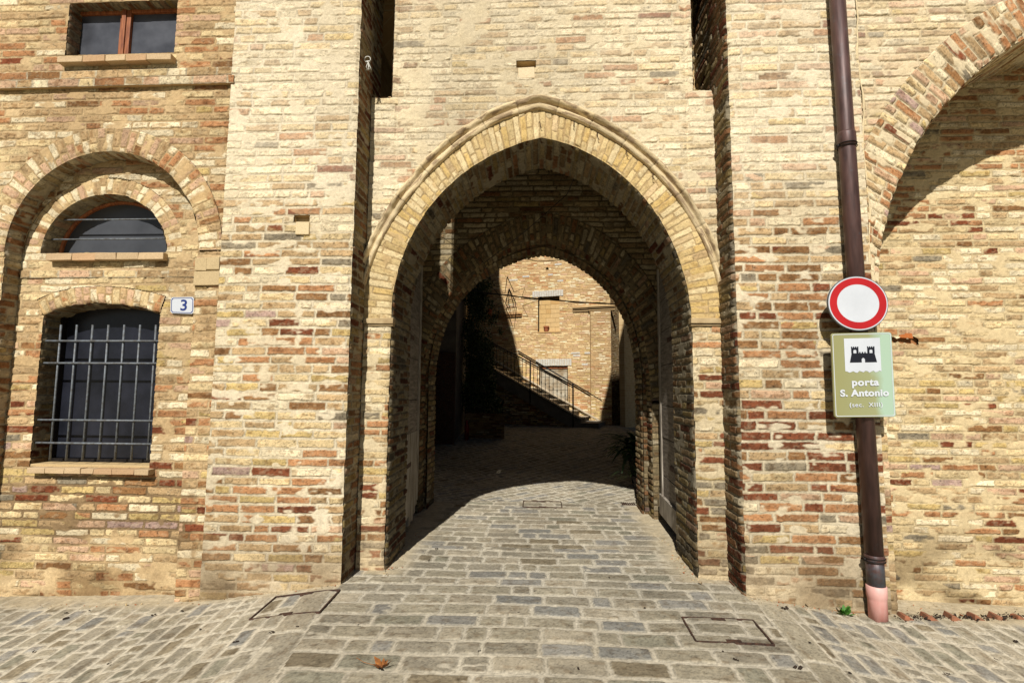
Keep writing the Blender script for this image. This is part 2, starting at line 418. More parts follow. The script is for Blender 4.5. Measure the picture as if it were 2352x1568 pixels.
def reveal(name, path, y0, y1, seed, weights, parent, chipa=.012, ch=.072, dv=.008, du=.009, matn='brick', sign=1, **kw):
    """the inner faces of an opening: u = depth, v = along the opening's outline"""
    f, Lt = path_fn(path)
    def pos(U, V):
        x, z = f(V); e = .004
        xa, za = f(np.clip(V - e, 0, Lt)); xb, zb = f(np.clip(V + e, 0, Lt))
        tx, tz = xb - xa, zb - za; q = np.hypot(tx, tz) + 1e-9; tx /= q; tz /= q
        nx, nz = tz * sign, -tx * sign
        c = chip(V, seed, chipa) * sst(y0 + .05, y0, U)
        P = np.stack([x - nx * c, U + c, z - nz * c], -1)
        return P, np.stack([nx, nx * 0, nz], -1)
    def pat(U, V):
        x, z = f(V)
        H, C = masonry(U, V, seed, weights, ch=ch, zx=x, zz=z, **kw)
        return H * sst(y0, y0 + .012, U), C
    return sheet(name, np.arange(y0, y1 + du, du), np.arange(0, Lt, dv), pos, pat, M[matn], parent)

def wall(name, x0, x1, z0, z1, Y, seed, weights, parent, keep=None, du=.0075, dv=.0055, corner=(), holes=(), **kw):
    """frontal wall; corner = list of (x, side) with a worn arris at x; holes = (Open, grow)"""
    def pos(U, V):
        P = np.stack([U, U * 0 + Y, V], -1)
        for cx, sd, sdm in corner:
            c = chip(V, sdm, .016) * sst(.05, 0, np.abs(U - cx))
            P[..., 0] += -sd * c; P[..., 1] += c
        Nn = np.zeros_like(P); Nn[..., 1] = -1
        return P, Nn
    def pat(U, V):
        H, C = masonry(U, V, seed, weights, **kw)
        for cx, sd, sdm in corner:
            H = H * sst(0, .012, np.abs(U - cx))
        return H, C
    def kp(U, V):
        k = np.ones(U.shape, bool)
        for o, g in holes: k &= ~o.inside(U, V, g)
        if keep is not None: k &= keep(U, V)
        return k
    return sheet(name, np.append(np.arange(x0, x1 - 1e-6, du), x1), np.arange(z0, z1, dv), pos, pat, M['brick'], parent, kp)
def sidewall(name, X, y0, y1, z0, z1, nrm, seed, weights, parent, cseed, kn=None, **kw):
    """face at x = X looking along nrm (+1 or -1), worn arris at y0"""
    def pos(U, V):
        c = chip(V, cseed, .016) * sst(.05, 0, U - y0)
        P = np.stack([U * 0 + X - nrm * c, U + c, V], -1); Nn = np.zeros_like(P); Nn[..., 0] = nrm
        return P, Nn
    def pat(U, V):
        H, C = masonry(U, V, seed, weights, zx=U * 0 + X, zz=V, **kw); return H * sst(y0, y0 + .012, U), C
    return sheet(name, np.arange(y0, y1 + .008, .008), np.arange(z0, z1, .0065), pos, pat, M['brick'], parent)

# ------------------------------------------------------------------ weights per zone
def mix_w(ws, zs, jig=.35, seed=3):
    """list of weight vectors blended by height zs"""
    ws = np.array(ws, float)
    def f(x, z):
        zz = z + jig * (fbm(x * 1.7, z * 1.7, seed, 2) - .5) * 2
        return [np.interp(zz, zs, ws[:, k]) for k in range(ws.shape[1])]
    return f
#             cream straw tan ochre orang dkred brown pink grey mauve
W_LOW =  [.11, .14, .22, .13, .12, .17, .12, .03, .03, .01]
W_MID =  [.16, .22, .32, .10, .05, .03, .08, .03, .04, .00]
W_TOP =  [.56, .24, .12, .02, .03, .006, .005, .05, .005, .0]
W_BASE = [.18, .18, .18, .08, .12, .10, .06, .08, .05, .02]
w_bay = mix_w([W_BASE, W_LOW, W_LOW, W_MID, W_TOP, W_TOP], [.2, .6, 2.35, 2.75, 3.45, 6], .3)
w_bay_r = mix_w([[.12, .12, .16, .06, .12, .12, .1, .06, .28, .03], [.08, .12, .24, .11, .13, .19, .15, .03, .04, .01], [.08, .12, .26, .12, .13, .17, .16, .03, .03, 0], [.2, .16, .34, .08, .06, .04, .07, .05, .05, 0], [.5, .16, .14, .03, .06, .03, .02, .08, .02, 0], [.34, .2, .2, .03, .06, .02, .02, .1, .03, 0]], [.1, .6, 2.55, 2.85, 3.5, 5], .3, 9)
w_cen = mix_w([[.1, .12, .14, .06, .08, .1, .12, .03, .4, .02], [.14, .17, .2, .12, .15, .14, .08, .04, .04, 0], [.34, .3, .17, .05, .03, .01, .02, .06, .02, 0], [.5, .24, .12, .01, .045, .012, .01, .06, .01, 0]], [.3, 1.2, 2.6, 3.8], .2, 4)
w_house = mix_w([[.2, .16, .18, .06, .14, .04, .06, .2, .05, .02], [.12, .16, .13, .16, .11, .12, .07, .06, .03, .12], [.14, .15, .17, .09, .17, .13, .11, .05, .02, .02], [.2, .2, .22, .05, .17, .03, .04, .13, 0, 0], [.26, .2, .24, .02, .11, .01, .03, .13, 0, 0]], [.3, .8, 1.35, 2.0, 2.9], .25, 5)
w_house_r = mix_w([[.22, .2, .16, .12, .08, .06, .05, .07, .06, .03], [.24, .22, .2, .1, .08, .04, .05, .07, .03, .01], [.3, .26, .22, .05, .05, .01, .03, .09, .02, 0], [.28, .18, .2, .02, .16, .03, .03, .12, .02, 0]], [.3, 1.2, 2.4, 4], .3, 6)
w_ring = lambda x, z: [x * 0 + k for k in [.3, .36, .14, .2, .01, 0, .005, .02, .01, 0]]
w_pink = lambda x, z: [x * 0 + k for k in [.26, .16, .14, .0, .12, .0, .01, .34, .0, 0]]
w_pale = lambda x, z: [x * 0 + k for k in [.3, .26, .24, .01, .05, 0, .02, .14, 0, 0]]
w_dim = mix_w([[.1, .14, .2, .12, .12, .1, .14, .03, .12, .02], [.12, .2, .3, .1, .08, .04, .12, .04, .04, 0]], [.5, 3], .2, 8)
w_rarch = lambda x, z: [x * 0 + k for k in [.22, .14, .2, .04, .22, .06, .05, .1, .02, .01]]
sm_bay = lambda x, z: np.interp(z, [.1, .45, 1.2, 2.2, 3.2, 3.8, 6], [.36, .3, .26, .2, .24, .34, .32])
sm_house = lambda x, z: np.interp(z, [.1, .45, .7, 1.4, 2.2, 3.2, 6], [.42, .32, .1, .1, .2, .25, .2])
sm_cen = lambda x, z: np.interp(z, [.1, .5, 3.4, 5], [.5, .25, .24, .26]) + .15 * sst(.4, -.6, x)
def mz_house(x, z):
    n = (fbm(x * 2.5, z * 2.5, 91, 2) - .5) * .5
    return .85 * sst(.3, .42, z + n * .4) * sst(1.05, .85, z + n * .4) * sst(-2.95, -3.05, x), (136, 110, 76)
def wash_bay(x, z):
    top = sst(2.9, 3.7, z)[..., None]
    return np.interp(z, [.05, .3, .6, 3.1, 3.8, 6], [.5, .3, .03, .02, .24, .24]), np.array((198, 170, 128)) * (1 - top) + np.array((250, 236, 204)) * top

# ------------------------------------------------------------------ ground height
_gx = np.array([-60, -6, -4.7, -3.9, -2.97, -2.36, -1.72, -1.5, 0, 1.45, 1.7, 2.0, 2.54, 2.85, 3.85, 6, 60])
_gz = np.array([-.6, -.19, -.156, -.127, -.092, -.004, .088, .098, .10, .092, .082, .04, -.026, -.032, -.06, -.11, -.8])
_xx = np.linspace(-8, 8, 1601); _zz = np.interp(_xx, _gx, _gz); _k = np.hanning(41); _k /= _k.sum()
_zs = np.convolve(np.pad(_zz, 20, mode='edge'), _k, 'valid')
def ground(X, Y):
    X = np.asarray(X, float); Y = np.asarray(Y, float)
    f0 = np.where(np.abs(X) < 7.5, np.interp(X, _xx, _zs), np.interp(X, _gx, _gz))
    z = f0 + .035 * np.minimum(Y, 0)
    t = sst(.3, 1.2, Y) * sst(3.0, 2.2, np.abs(X))
    zin = .10 - .004 * X
    z = z * (1 - t) + zin * t
    al = np.interp(Y, [.35, 2.9, 4.7, 6, 7.5, 9.0, 9.6, 10.2, 60], [0, .04, .06, .19, .40, .58, .62, .64, .66])
    z = z + np.where(Y > .35, al, 0) * sst(6, 3, np.abs(X)) 
    z = z - .21 * sst(.0, .45, Y) * sst(2.85, 3.1, X) * (Y < 3)
    return z

# ================================================================== THE GATEHOUSE
XL, XR, XB, XC, YR = -1.668, 1.70, -2.90, 2.84, .35
gate = empty('gatehouse', (0, 0, 0), 'brick town gatehouse with pointed arch between two projecting flanking bays', 'gatehouse')

in_L = [(1243, 317), (1189, 334), (1129, 356.5), (1054, 408), (993, 472), (944, 545), (918, 611), (905, 677), (901, 735)]
in_R = [(1243, 317), (1313, 334), (1384, 374), (1450, 424), (1516, 505), (1559, 598), (1580, 677), (1588, 735)]
ex_L = [(1240, 253), (1160, 272), (1080, 322), (1010, 382), (940, 453), (889, 528), (856, 602), (840, 672), (836, 735)]
ex_R = [(1240, 253), (1313, 277), (1384, 309), (1450, 352), (1520, 418), (1577, 494), (1620, 573), (1647, 645), (1658, 735)]
A_in = arch(in_L, in_R, YR); A_ex = arch(ex_L, ex_R, YR)
O_in = Open(A_in, -.3); O_ex = Open(A_ex, A_ex[0, 1] - .02)
# drawbridge-beam slots
SZ_L, SZ_R = W(875, 225, YR)[1], W(1620, 208, YR)[1]
SXL, SXR = W(893, 225, YR)[0] + .03, W(1592, 208, YR)[0]
# putlog hole over the arch
hx0, hz0 = W(1187, 155, YR); hx1, hz1 = W(1230, 143, YR)
def cen_keep(U, V):
    k = ~((U < SXL) & (V > SZ_L) & (V < 6.2)) & ~((U > SXR) & (V > SZ_R) & (V < 6.2))
    k &= ~((U > hx0) & (U < hx1) & (V > hz0 - .01) & (V < hz1 + .01))
    return k
# the jamb edges of the wall under the springing are the opening's own edges
wall('front_wall', XL, XR, -.25, 6.35, YR, 101, w_cen, gate, keep=cen_keep, holes=[(O_in, -.004), (O_ex, -.004)],
     corner=[(A_in[0, 0], 1, 31), (A_in[-1, 0], -1, 32)], smear=sm_cen, wash=wash_bay, mortc=(236, 216, 170))
ring('arch_ring', A_in, A_ex, YR, 111, w_ring, gate, ch=.064, clus=0, sat=.95, smear=lambda x, z: x * 0 + .1, mort=.007, depth=.005, proud=.004, rad=.006, pal=np.array([lin(c) for c in [(222, 194, 136), (230, 206, 154), (212, 182, 122), (218, 184, 114), (204, 172, 122), (206, 166, 112), (200, 168, 118), (222, 192, 142), (204, 176, 128), (206, 176, 126)]]),
     mortc=(214, 184, 130), mort2=(196, 164, 112), contrast=.6)
fullin = O_in.full()
reveal('arch_reveal', fullin, YR, 1.02, 121, w_dim, gate, smear=lambda x, z: x * 0 + .2, depth=.012, dark=.36)  # soffit and jamb colour lowered: painted shade
# hood mould: two rolls swept along the extrados
def hood():
    prof = [(-.004, 0), (-.002, .022), (.008, .040), (.022, .048), (.036, .044), (.046, .030), (.052, .024), (.060, .034),
            (.072, .060), (.086, .074), (.1, .076), (.108, .062), (.112, .03), (.114, 0)]
    pth, Lt = resamp(A_ex, 260)
    pr = np.array(prof); us = np.linspace(0, 1, 34); s = np.linspace(0, 1, len(pr))
    pu, pp = np.interp(us, s, pr[:, 0]), np.interp(us, s, pr[:, 1])
    sv = np.linspace(0, 1, 520); px = np.interp(sv, np.linspace(0, 1, 260), pth[:, 0]); pz = np.interp(sv, np.linspace(0, 1, 260), pth[:, 1])
    tx, tz = np.gradient(px), np.gradient(pz); q = np.hypot(tx, tz); nx, nz = -tz / q, tx / q
    mid = int(np.argmax(pz)); 
    for k in range(-3, 4): nx[mid + k], nz[mid + k] = 0, 1
    wsc = np.interp(sv, [0, .12, .3, .5, .7, 1], [.7, .9, 1.15, 1.2, 1.05, .75])
    Uu, Sv = np.meshgrid(np.arange(34), np.arange(520))
    wear = 1 - .45 * sst(.5, .8, fbm(Sv * .045, Sv * 0 + 2, 77, 3)) - .12 * fbm(Sv * .3, Uu * .5, 78, 2)
    joint = (np.abs(((Sv * Lt / 520 + .02) % .36) - .18) < .0045)
    off = pu[Uu] * wsc[Sv]; pr_ = pp[Uu] * wear - joint * .006 * (pp[Uu] > .01)
    P = np.stack([px[Sv] + nx[Sv] * off, YR - pr_ - .001, pz[Sv] + nz[Sv] * off], -1)
    stone = np.array([lin((230, 210, 168)), lin((202, 176, 132)), lin((172, 148, 116))])
    n = fbm(Sv * .09, Uu * .25, 79, 3)[..., None]; rr = _h(np.floor((Sv * Lt / 520 + .2) / .36), Sv * 0, 5)[..., None]
    C = stone[0] * (1 - n) + stone[1] * n; C = C * (.85 + .3 * rr); C = np.where((n > .62), stone[2], C)
    C = C * np.where(joint, .6, 1)[..., None]
    sheet('hood_mould', np.arange(34), np.arange(520), lambda U, V: (P, P * 0), lambda U, V: (U * 0., C), M['brick'], gate)
hood()
# impost blocks
for (xa, xb) in ((834, 903), (1587, 1662)):
    (x0, z1), (x1, _) = W(xa, 730, YR - .04), W(xb, 730, YR - .04)
    _, z0 = W(xa, 743, YR - .04)
    m = MB(); m.box(x0, x1, YR - .035, YR + .05, z0, z1, (1, 1, 1), j=.004)
    m.box(x0 + .006, x1 - .006, YR - .02, YR + .05, z0 - .02, z0 - .001, (1, 1, 1), j=.002)
    m.build('impost', M['stone'], gate, bevel=.006)
# slots: sides, floor
def slot(xa, xb, zb, name, through, seed):
    w = lambda x, z: [x * 0 + k for k in [.06, .1, .3, .1, .1, .1, .2, .02, .1, 0]]
    if through:
        reveal(name, np.array([[xa, zb], [xb, zb]]), YR - .01, .78, seed, w, gate, chipa=.004, sign=-1, depth=.01)
        reveal(name, np.array([[xb, zb], [xb, 6.2]]), YR, YR + .07, seed, w, gate, chipa=.004, sign=-1, depth=.006)
        reveal(name, np.array([[xa - .06, 6.2], [xa - .06, zb]]), YR, .95, seed, w, gate, chipa=.004, sign=-1, depth=.006)
    else:
        reveal(name, np.array([[xa, 6.2], [xa, zb], [xb, zb], [xb, 6.2]]), YR, .95, seed, w, gate, chipa=.006, sign=-1, smear=lambda x, z: x * 0 + .05, depth=.02, dark=.5)  # right slot faces carry painted shade
    if not through:
        MB().box(xa - .02, xb + .02, .93, .97, zb - .05, 6.2).build('slot_back', M['core'], gate)
slot(-1.72, SXL, SZ_L, 'beam_slot', True, 131)
slot(SXR, 1.72, SZ_R, 'beam_slot', False, 132)
# putlog hole
m = MB(); m.box(hx0 - .02, hx1 + .02, YR + .12, YR + .16, hz0 - .03, hz1 + .03); m.box(hx0 - .03, hx1 + .03, YR + .01, YR + .14, hz0 - .04, hz0 - .006)
m.box(hx0 - .03, hx0 - .004, YR + .005, YR + .14, hz0, hz1 + .03); m.box(hx1 + .004, hx1 + .03, YR + .005, YR + .14, hz0, hz1 + .03); m.box(hx0 - .03, hx1 + .03, YR + .005, YR + .14, hz1 + .012, hz1 + .04)
m.build('putlog_hole', M['core'], gate)

# flanking bays
px0, pz0 = W(676, 508, 0); px1, pz1 = W(712, 497, 0)
def bay_keep(U, V): return ~((U > px0) & (U < px1) & (V > pz0 - .005) & (V < pz1 + .01))
wall('flanking_bay', XB, XL, -.3, 6.35, 0, 141, w_bay, gate, keep=bay_keep, corner=[(XL, 1, 33)], smear=sm_bay, wash=wash_bay, ch=.081, mort=.017)
wall('flanking_bay', XR, XC, -.4, 6.35, 0, 142, w_bay_r, gate, corner=[(XR, -1, 34)], smear=lambda x, z: sm_bay(x, z) * .65, wash=wash_bay, ch=.083, mort=.017)
m = MB(); m.box(px0 - .03, px1 + .03, .1, .14, pz0 - .04, pz1 + .04); m.box(px0 - .03, px1 + .03, .02, .12, pz1 + .014, pz1 + .05)
m.box(px0 - .03, px0 - .004, .015, .12, pz0, pz1 + .02); m.box(px1 + .004, px1 + .03, .015, .12, pz0, pz1 + .02); m.box(px0 - .03, px1 + .03, .015, .12, pz0 - .05, pz0 - .006)
m.build('putlog_hole', M['core'], gate)
# brick plug under the left putlog hole
a0, b0 = W(679, 539, -.012); a1, b1 = W(712, 509, -.012)
MB().box(a0, a1, -.018, .03, b0, b1, lin((220, 198, 156)) / ALB, j=.004).build('brick_plug', M['brick'], gate, bevel=.006)
a0, b0 = W(1190, 182, YR); a1, b1 = W(1228, 156, YR)
MB().box(a0, a1, YR - .012, YR + .03, b0, b1, lin((226, 204, 166)) / ALB, j=.004).build('brick_plug', M['brick'], gate, bevel=.006)
w_sideL = mix_w([W_LOW, [.1, .12, .2, .08, .14, .12, .16, .06, .02, 0]], [1, 3.5], .2, 14)
sidewall('bay_side', XL - .012, 0, YR + .03, -.2, 6.35, 1, 151, w_sideL, gate, 33, smear=lambda x, z: x * 0 + .12, dark=.5)  # both bay sides: shade painted in by lowering the brick colour
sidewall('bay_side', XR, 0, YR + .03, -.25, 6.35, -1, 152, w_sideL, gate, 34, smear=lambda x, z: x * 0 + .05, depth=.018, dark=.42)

# inner chamber, inner arch in two orders
YI = 2.35
i1L = [(1248, 548), (1210, 556), (1169, 571), (1107, 606), (1056, 656), (1010, 717), (984, 778), (971, 849), (966, 920)]
i1R = [(1248, 548), (1285, 555), (1322, 569), (1379, 608), (1425, 655), (1458, 711), (1477, 777), (1490, 849), (1496, 920)]
B_in = arch(i1L, i1R, YI)
i2L = [(1245, 585), (1205, 592), (1169, 606), (1112, 638), (1066, 680), (1030, 732), (1010, 787), (1001, 849), (998, 920)]
i2R = [(1245, 585), (1280, 590), (1307, 601), (1358, 636), (1403, 680), (1434, 732), (1451, 787), (1459, 849), (1462, 920)]
B2 = arch(i2L, i2R, 2.95)
cxB = B_in.mean(axis=0); 
def offset(path, d):
    p, _ = resamp(path, 200); tx, tz = np.gradient(p[:, 0]), np.gradient(p[:, 1]); q = np.hypot(tx, tz)
    n = np.stack([-tz / q, tx / q], 1)
    ks = np.ones(9) / 9
    n = np.stack([np.convolve(np.pad(n[:, 0], 4, 'edge'), ks, 'valid'), np.convolve(np.pad(n[:, 1], 4, 'edge'), ks, 'valid')], 1)
    return p + n * d
B_ex = offset(B_in, .36)
OB = Open(B_in, -.3); OB2 = Open(B2, -.3); OBx = Open(B_ex, B_ex[0, 1])
darkmort = dict(mortc=(186, 166, 124), mort2=(150, 130, 92), dark=.42)  # duller mortar, plus colour lowered as painted shade inside the chamber
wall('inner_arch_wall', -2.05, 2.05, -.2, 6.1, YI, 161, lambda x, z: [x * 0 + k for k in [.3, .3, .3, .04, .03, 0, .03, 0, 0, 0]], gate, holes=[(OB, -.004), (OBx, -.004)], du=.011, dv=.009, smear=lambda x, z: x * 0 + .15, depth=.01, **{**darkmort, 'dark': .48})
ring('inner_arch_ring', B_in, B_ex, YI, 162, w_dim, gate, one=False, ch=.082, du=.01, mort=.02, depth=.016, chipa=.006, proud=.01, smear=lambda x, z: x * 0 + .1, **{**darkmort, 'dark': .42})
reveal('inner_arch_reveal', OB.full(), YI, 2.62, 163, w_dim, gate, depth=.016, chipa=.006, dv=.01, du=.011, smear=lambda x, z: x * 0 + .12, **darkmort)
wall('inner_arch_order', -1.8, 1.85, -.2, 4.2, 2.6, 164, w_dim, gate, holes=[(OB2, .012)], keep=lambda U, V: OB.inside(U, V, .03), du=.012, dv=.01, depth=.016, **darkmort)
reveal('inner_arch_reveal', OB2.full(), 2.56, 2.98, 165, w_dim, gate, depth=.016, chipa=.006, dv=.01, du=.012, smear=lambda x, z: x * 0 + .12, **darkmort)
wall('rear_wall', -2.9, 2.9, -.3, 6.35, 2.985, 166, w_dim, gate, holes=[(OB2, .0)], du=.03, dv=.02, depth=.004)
# side walls and ceiling of the gate chamber, the masonry mass behind the faces
m = MB(); m.box(-2.05, 2.05, .96, 2.98, 6.05, 6.3); m.build('chamber_ceiling', M['core'], gate)
m = MB(); m.box(-2.70, -1.98, .06, 2.98, -.5, 6.3); m.box(-2.0, A_in[0, 0] - .05, .9, 1.0, -.4, 2.2)
m.build('masonry_core', M['core'], gate)
m = MB(); m.box(1.95, 2.72, .06, 2.98, -.5, 6.3); m.box(A_in[-1, 0] + .05, 1.96, .9, 1.0, -.4, 2.2)
m.build('masonry_core', M['core'], gate)
# upper storeys; unseen roof line shaped to cast the shadow on the far house
def prism(name, pts, y0, y1, matn, parent, zb):
    v = [(x, y0, z) for x, z in pts] + [(x, y1, z) for x, z in pts]; n = len(pts)
    f = [tuple(range(n))[::-1], tuple(range(n, 2 * n))] + [(i, (i + 1) % n, n + (i + 1) % n, n + i) for i in range(n)]
    return MB().add(v, f).build(name, M[matn], parent)
prism('upper_storey', [(-2.72, 6.32), (2.72, 6.32), (2.72, 14.0), (1.95, 12.9), (1.34, 10.9), (.66, 8.4), (.6, 7.75), (0, 7.95), (-1.3, 8.6), (-1.55, 9.0), (-2.1, 11.6), (-2.72, 13.6)], .06, 2.98, 'core', gate, 6.3)

# iron pins in the voussoirs
for (x, y) in ((1241, 286), (1147, 290), (1318, 284), (1057, 330), (1373, 312), (968, 381), (1440, 352), (1500, 405), (885, 485)):
    X, z = W(x, y, YR - .03)
    m = MB(); a = random.uniform(-.25, .25); l = random.uniform(.02, .035)
    m.tube([(X + a * l, YR - .01, z + l), (X + a * l, YR - .035, z + l), (X, YR - .03, z), (X - a * l, YR - .032, z - l), (X - a * l + .012, YR - .03, z - l - .006)], .0035, 6)
    m.build('iron_pin', M['rustiron'], gate)

# wooden door leaves, folded back against the passage
def leaf(xa, ya, xb, yb, zb0, zt, side, ragged):
    root = empty('door_leaf', (xa, ya, ground(xa, ya)), None, None)
    for k in ('label', 'category'):
        if k in root: del root[k]
    root.parent = gate; root.matrix_parent_inverse = Matrix.Identity(4)
    dv = np.array([xb - xa, yb - ya, 0]); Lg = np.linalg.norm(dv); e = dv / Lg; nn = np.array([-e[1], e[0], 0]) * side
    o = np.array([xa, ya, 0.]); g0 = float(ground((xa + xb) / 2, (ya + yb) / 2))
    m = MB(); z = g0 + zb0; i = 0
    while z < zt:
        h = random.uniform(.34, .5); h = min(h, zt - z + .01)
        m.obox(o + e * .0 + nn * random.uniform(0, .006) + np.array([0, 0, z + .003]), e * (Lg - .09), nn * .045, (0, 0, h - .008)); z += h
    b = m.build('boards', M['oldwood_h'], root, bevel=.004)
    m = MB(); m.obox(o + e * (Lg - .088) - nn * .012 + np.array([0, 0, g0 + zb0 - .03]), e * .088, nn * .07, (0, 0, zt - g0 - zb0 + .03))
    m.build('stile', M['oldwood'], root, bevel=.006)
    if ragged:
        m = MB(); u = 0.02
        while u < Lg - .12:
            w_ = random.uniform(.07, .12); hh = random.uniform(.15, .3)
            m.obox(o + e * u - nn * .006 + np.array([0, 0, g0 + zb0 - hh + .08]), e * (w_ - .006), nn * .03, (0, 0, .75 + hh)); u += w_
        m.build('patch_boards', M['oldwood'], root, bevel=.004)
    else:
        m = MB(); m.obox(o + e * .0 - nn * .03 + np.array([0, 0, g0 + zb0 - .02]), e * (Lg + .02), nn * .035, (0, 0, .24))
        m.build('kick_board', M['oldwood'], root, bevel=.005)
    for z in (g0 + .75, g0 + 2.2):
        m = MB(); m.obox(o + e * .0 - nn * .008 + np.array([0, 0, z]), e * .6, nn * .006, (0, 0, .05)); m.build('hinge_strap', M['rustiron'], root)
    return root
leaf(-1.425, .9, -1.50, 2.0, .30, 3.35, 1, True)
leaf(1.475, .95, 1.53, 2.1, .16, 3.3, -1, False)

# ================================================================== LEFT HOUSE
house = empty('brick_house', (-4.2, 0, -.1), 'warm orange brick house with blind arch, lunette and barred window', 'house')
YH, YP = .03, .19      # main face, recessed panel
bx, bz = W(250, 350, YH); _, bsz = W(250, 578, YH); bxr, _ = W(454, 578, YH); bxl = 2 * bx - bxr
BA = circ(bx, bsz, bz - bsz, rx=bxr - bx)
BAx = circ(bx, bsz, bz - bsz + .235, rx=bxr - bx + .235)
OBA = Open(BA, -.4); OBAx = Open(BAx, bsz)
# upper window
ux0, uz0 = W(152, 128, YH); ux1, _ = W(400, 128, YH); _, uz1 = W(280, 6, YH)
OU = Open(np.array([[ux0, uz1], [ux1, uz1]]), uz0)
sx1, sz_ = W(540, 190, YH)
w_hb = w_house
def hk(U, V): return ~OU.inside(U, V, 0)
wall('wall', -6.3, XB, -.45, 6.35, YH, 201, w_hb, house, keep=hk, holes=[(OBA, -.004), (OBAx, -.004)], smear=sm_house,
     mortc=(226, 198, 148), mort2=(206, 172, 120), ch=.078, mzone=mz_house)
ring('arch_ring', BA, BAx, YH, 202, w_pink, house, ch=.078, proud=.012, smear=lambda x, z: x * 0 + .2, mort=.01, mortc=(224, 194, 142), mort2=(205, 170, 115))
reveal('arch_reveal', OBA.full(), YH - .01, YP + .02, 203, w_house, house, smear=sm_house, dark=.7)  # some shade painted into the reveal colour
# lunette and lower window in the panel
lx, lz = W(247, 447, YP); _, lsz = W(247, 580, YP); lxr, _ = W(380, 575, YP)
LU = circ(lx, lsz, lz - lsz, rx=lxr - lx); OLU = Open(LU, lsz - .001)
LUx = circ(lx, lsz, lz - lsz + .17, rx=lxr - lx + .17); OLUx = Open(LUx, lsz)
seg = np.array([W(*p, YP) for p in [(101, 725), (130, 711), (175, 701), (221, 698), (275, 700), (325, 708), (366, 720)]])
lwz = W(220, 1072, YP)[1]
segx = seg.copy(); segx[0, 0] = W(98, 760, YP)[0]; segx[-1, 0] = W(366, 760, YP)[0]
OLW = Open(segx, lwz)
sego = offset(segx, .17)
_rs = resamp(sego, 14)[0]; segpoly = np.concatenate([_rs, resamp(segx, 14)[0][::-1]])
class Poly:
    def __init__(s, p): s.q = p
    def inside(s, x, z, g=0):
        p = s.q; r = np.zeros(x.shape, bool); n = len(p)
        for i in range(n):
            (x1, z1), (x2, z2) = p[i], p[(i + 1) % n]
            c = ((z1 > z) != (z2 > z)) & (x < (x2 - x1) * (z - z1) / (z2 - z1 + 1e-12) + x1); r ^= c
        return r
OLWx = Poly(segpoly)
wall('recessed_panel', bxl - .02, bxr + .02, -.45, bz + .05, YP, 204, w_hb, house, keep=lambda U, V: OBA.inside(U, V, .02),
     holes=[(OLU, 0), (OLUx, -.004), (OLW, 0), (OLWx, -.004)], smear=sm_house, mortc=(226, 198, 148), mort2=(196, 164, 114), ch=.078, mzone=mz_house)
ring('lunette_ring', LU, LUx, YP, 205, w_pale, house, ch=.07, mort=.006, depth=.005, smear=lambda x, z: x * 0 + .3, mortc=(222, 192, 138), mort2=(205, 170, 115), contrast=.7)
ring('segmental_ring', segx, sego, YP, 206, w_pink, house, ch=.07, mort=.008, depth=.006, smear=lambda x, z: x * 0 + .25, mortc=(222, 192, 138), mort2=(205, 170, 115))
def box_reveal(O, y0, y1, seed, w, name='window_reveal', parent=house, **kw):
    p = np.concatenate([O.full(), [[O.full()[0, 0], O.zb]]])
    return reveal(name, p, y0, y1, seed, w, parent, chipa=.008, **kw)
box_reveal(OLU, YP - .005, YP + .26, 207, w_pale, smear=lambda x, z: x * 0 + .2, dark=.5)  # all three window reveals are darkened in colour as painted shade
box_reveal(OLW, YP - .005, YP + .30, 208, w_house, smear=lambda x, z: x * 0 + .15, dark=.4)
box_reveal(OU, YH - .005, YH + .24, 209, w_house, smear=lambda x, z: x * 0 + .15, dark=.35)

def brick_bar(name, x0, x1, z0, z1, y0, y1, n, parent, cols, j=.003, bev=.004):
    m = MB(); xs = np.linspace(x0, x1, n + 1); xs[1:-1] += np.random.default_rng(n).uniform(-.04, .04, n - 1)
    for i in range(n):
        c = lin(random.choice(cols)) * random.uniform(.88, 1.1)
        m.box(xs[i] + .0025, xs[i + 1] - .0025, y0 + random.uniform(-.004, .004), y1, z0 + random.uniform(-.004, .003), z1 + random.uniform(-.003, .004), c, j=j)
    m.box(x0 + .01, x1 - .01, y0 + .008, y1 - .002, z0 + .006, z1 - .006, lin((214, 184, 130)))
    return m.build(name, M['brick'], parent, bevel=bev)
warm = [(206, 178, 138), (214, 186, 146), (200, 164, 124), (210, 180, 140), (218, 194, 154)]
def bar_px(name, xa, xb, yt, yb, yf, yk, n, parent, cols=warm):
    x0, zt = W(xa, yt, yf); x1, _ = W(xb, yt, yf); _, zb = W((xa + xb) / 2, yb, yf); _, zt = W((xa + xb) / 2, yt, yf)
    return brick_bar(name, x0, x1, zb, zt, yf, yk, n, parent, cols)
bar_px('window_sill', 132, 393, 126, 140, -.05, .2, 5, house)
bar_px('window_sill', 106, 376, 581, 596, .12, .4, 5, house)
bar_px('window_sill', 60, 342, 1076, 1088, .11, .3, 7, house)
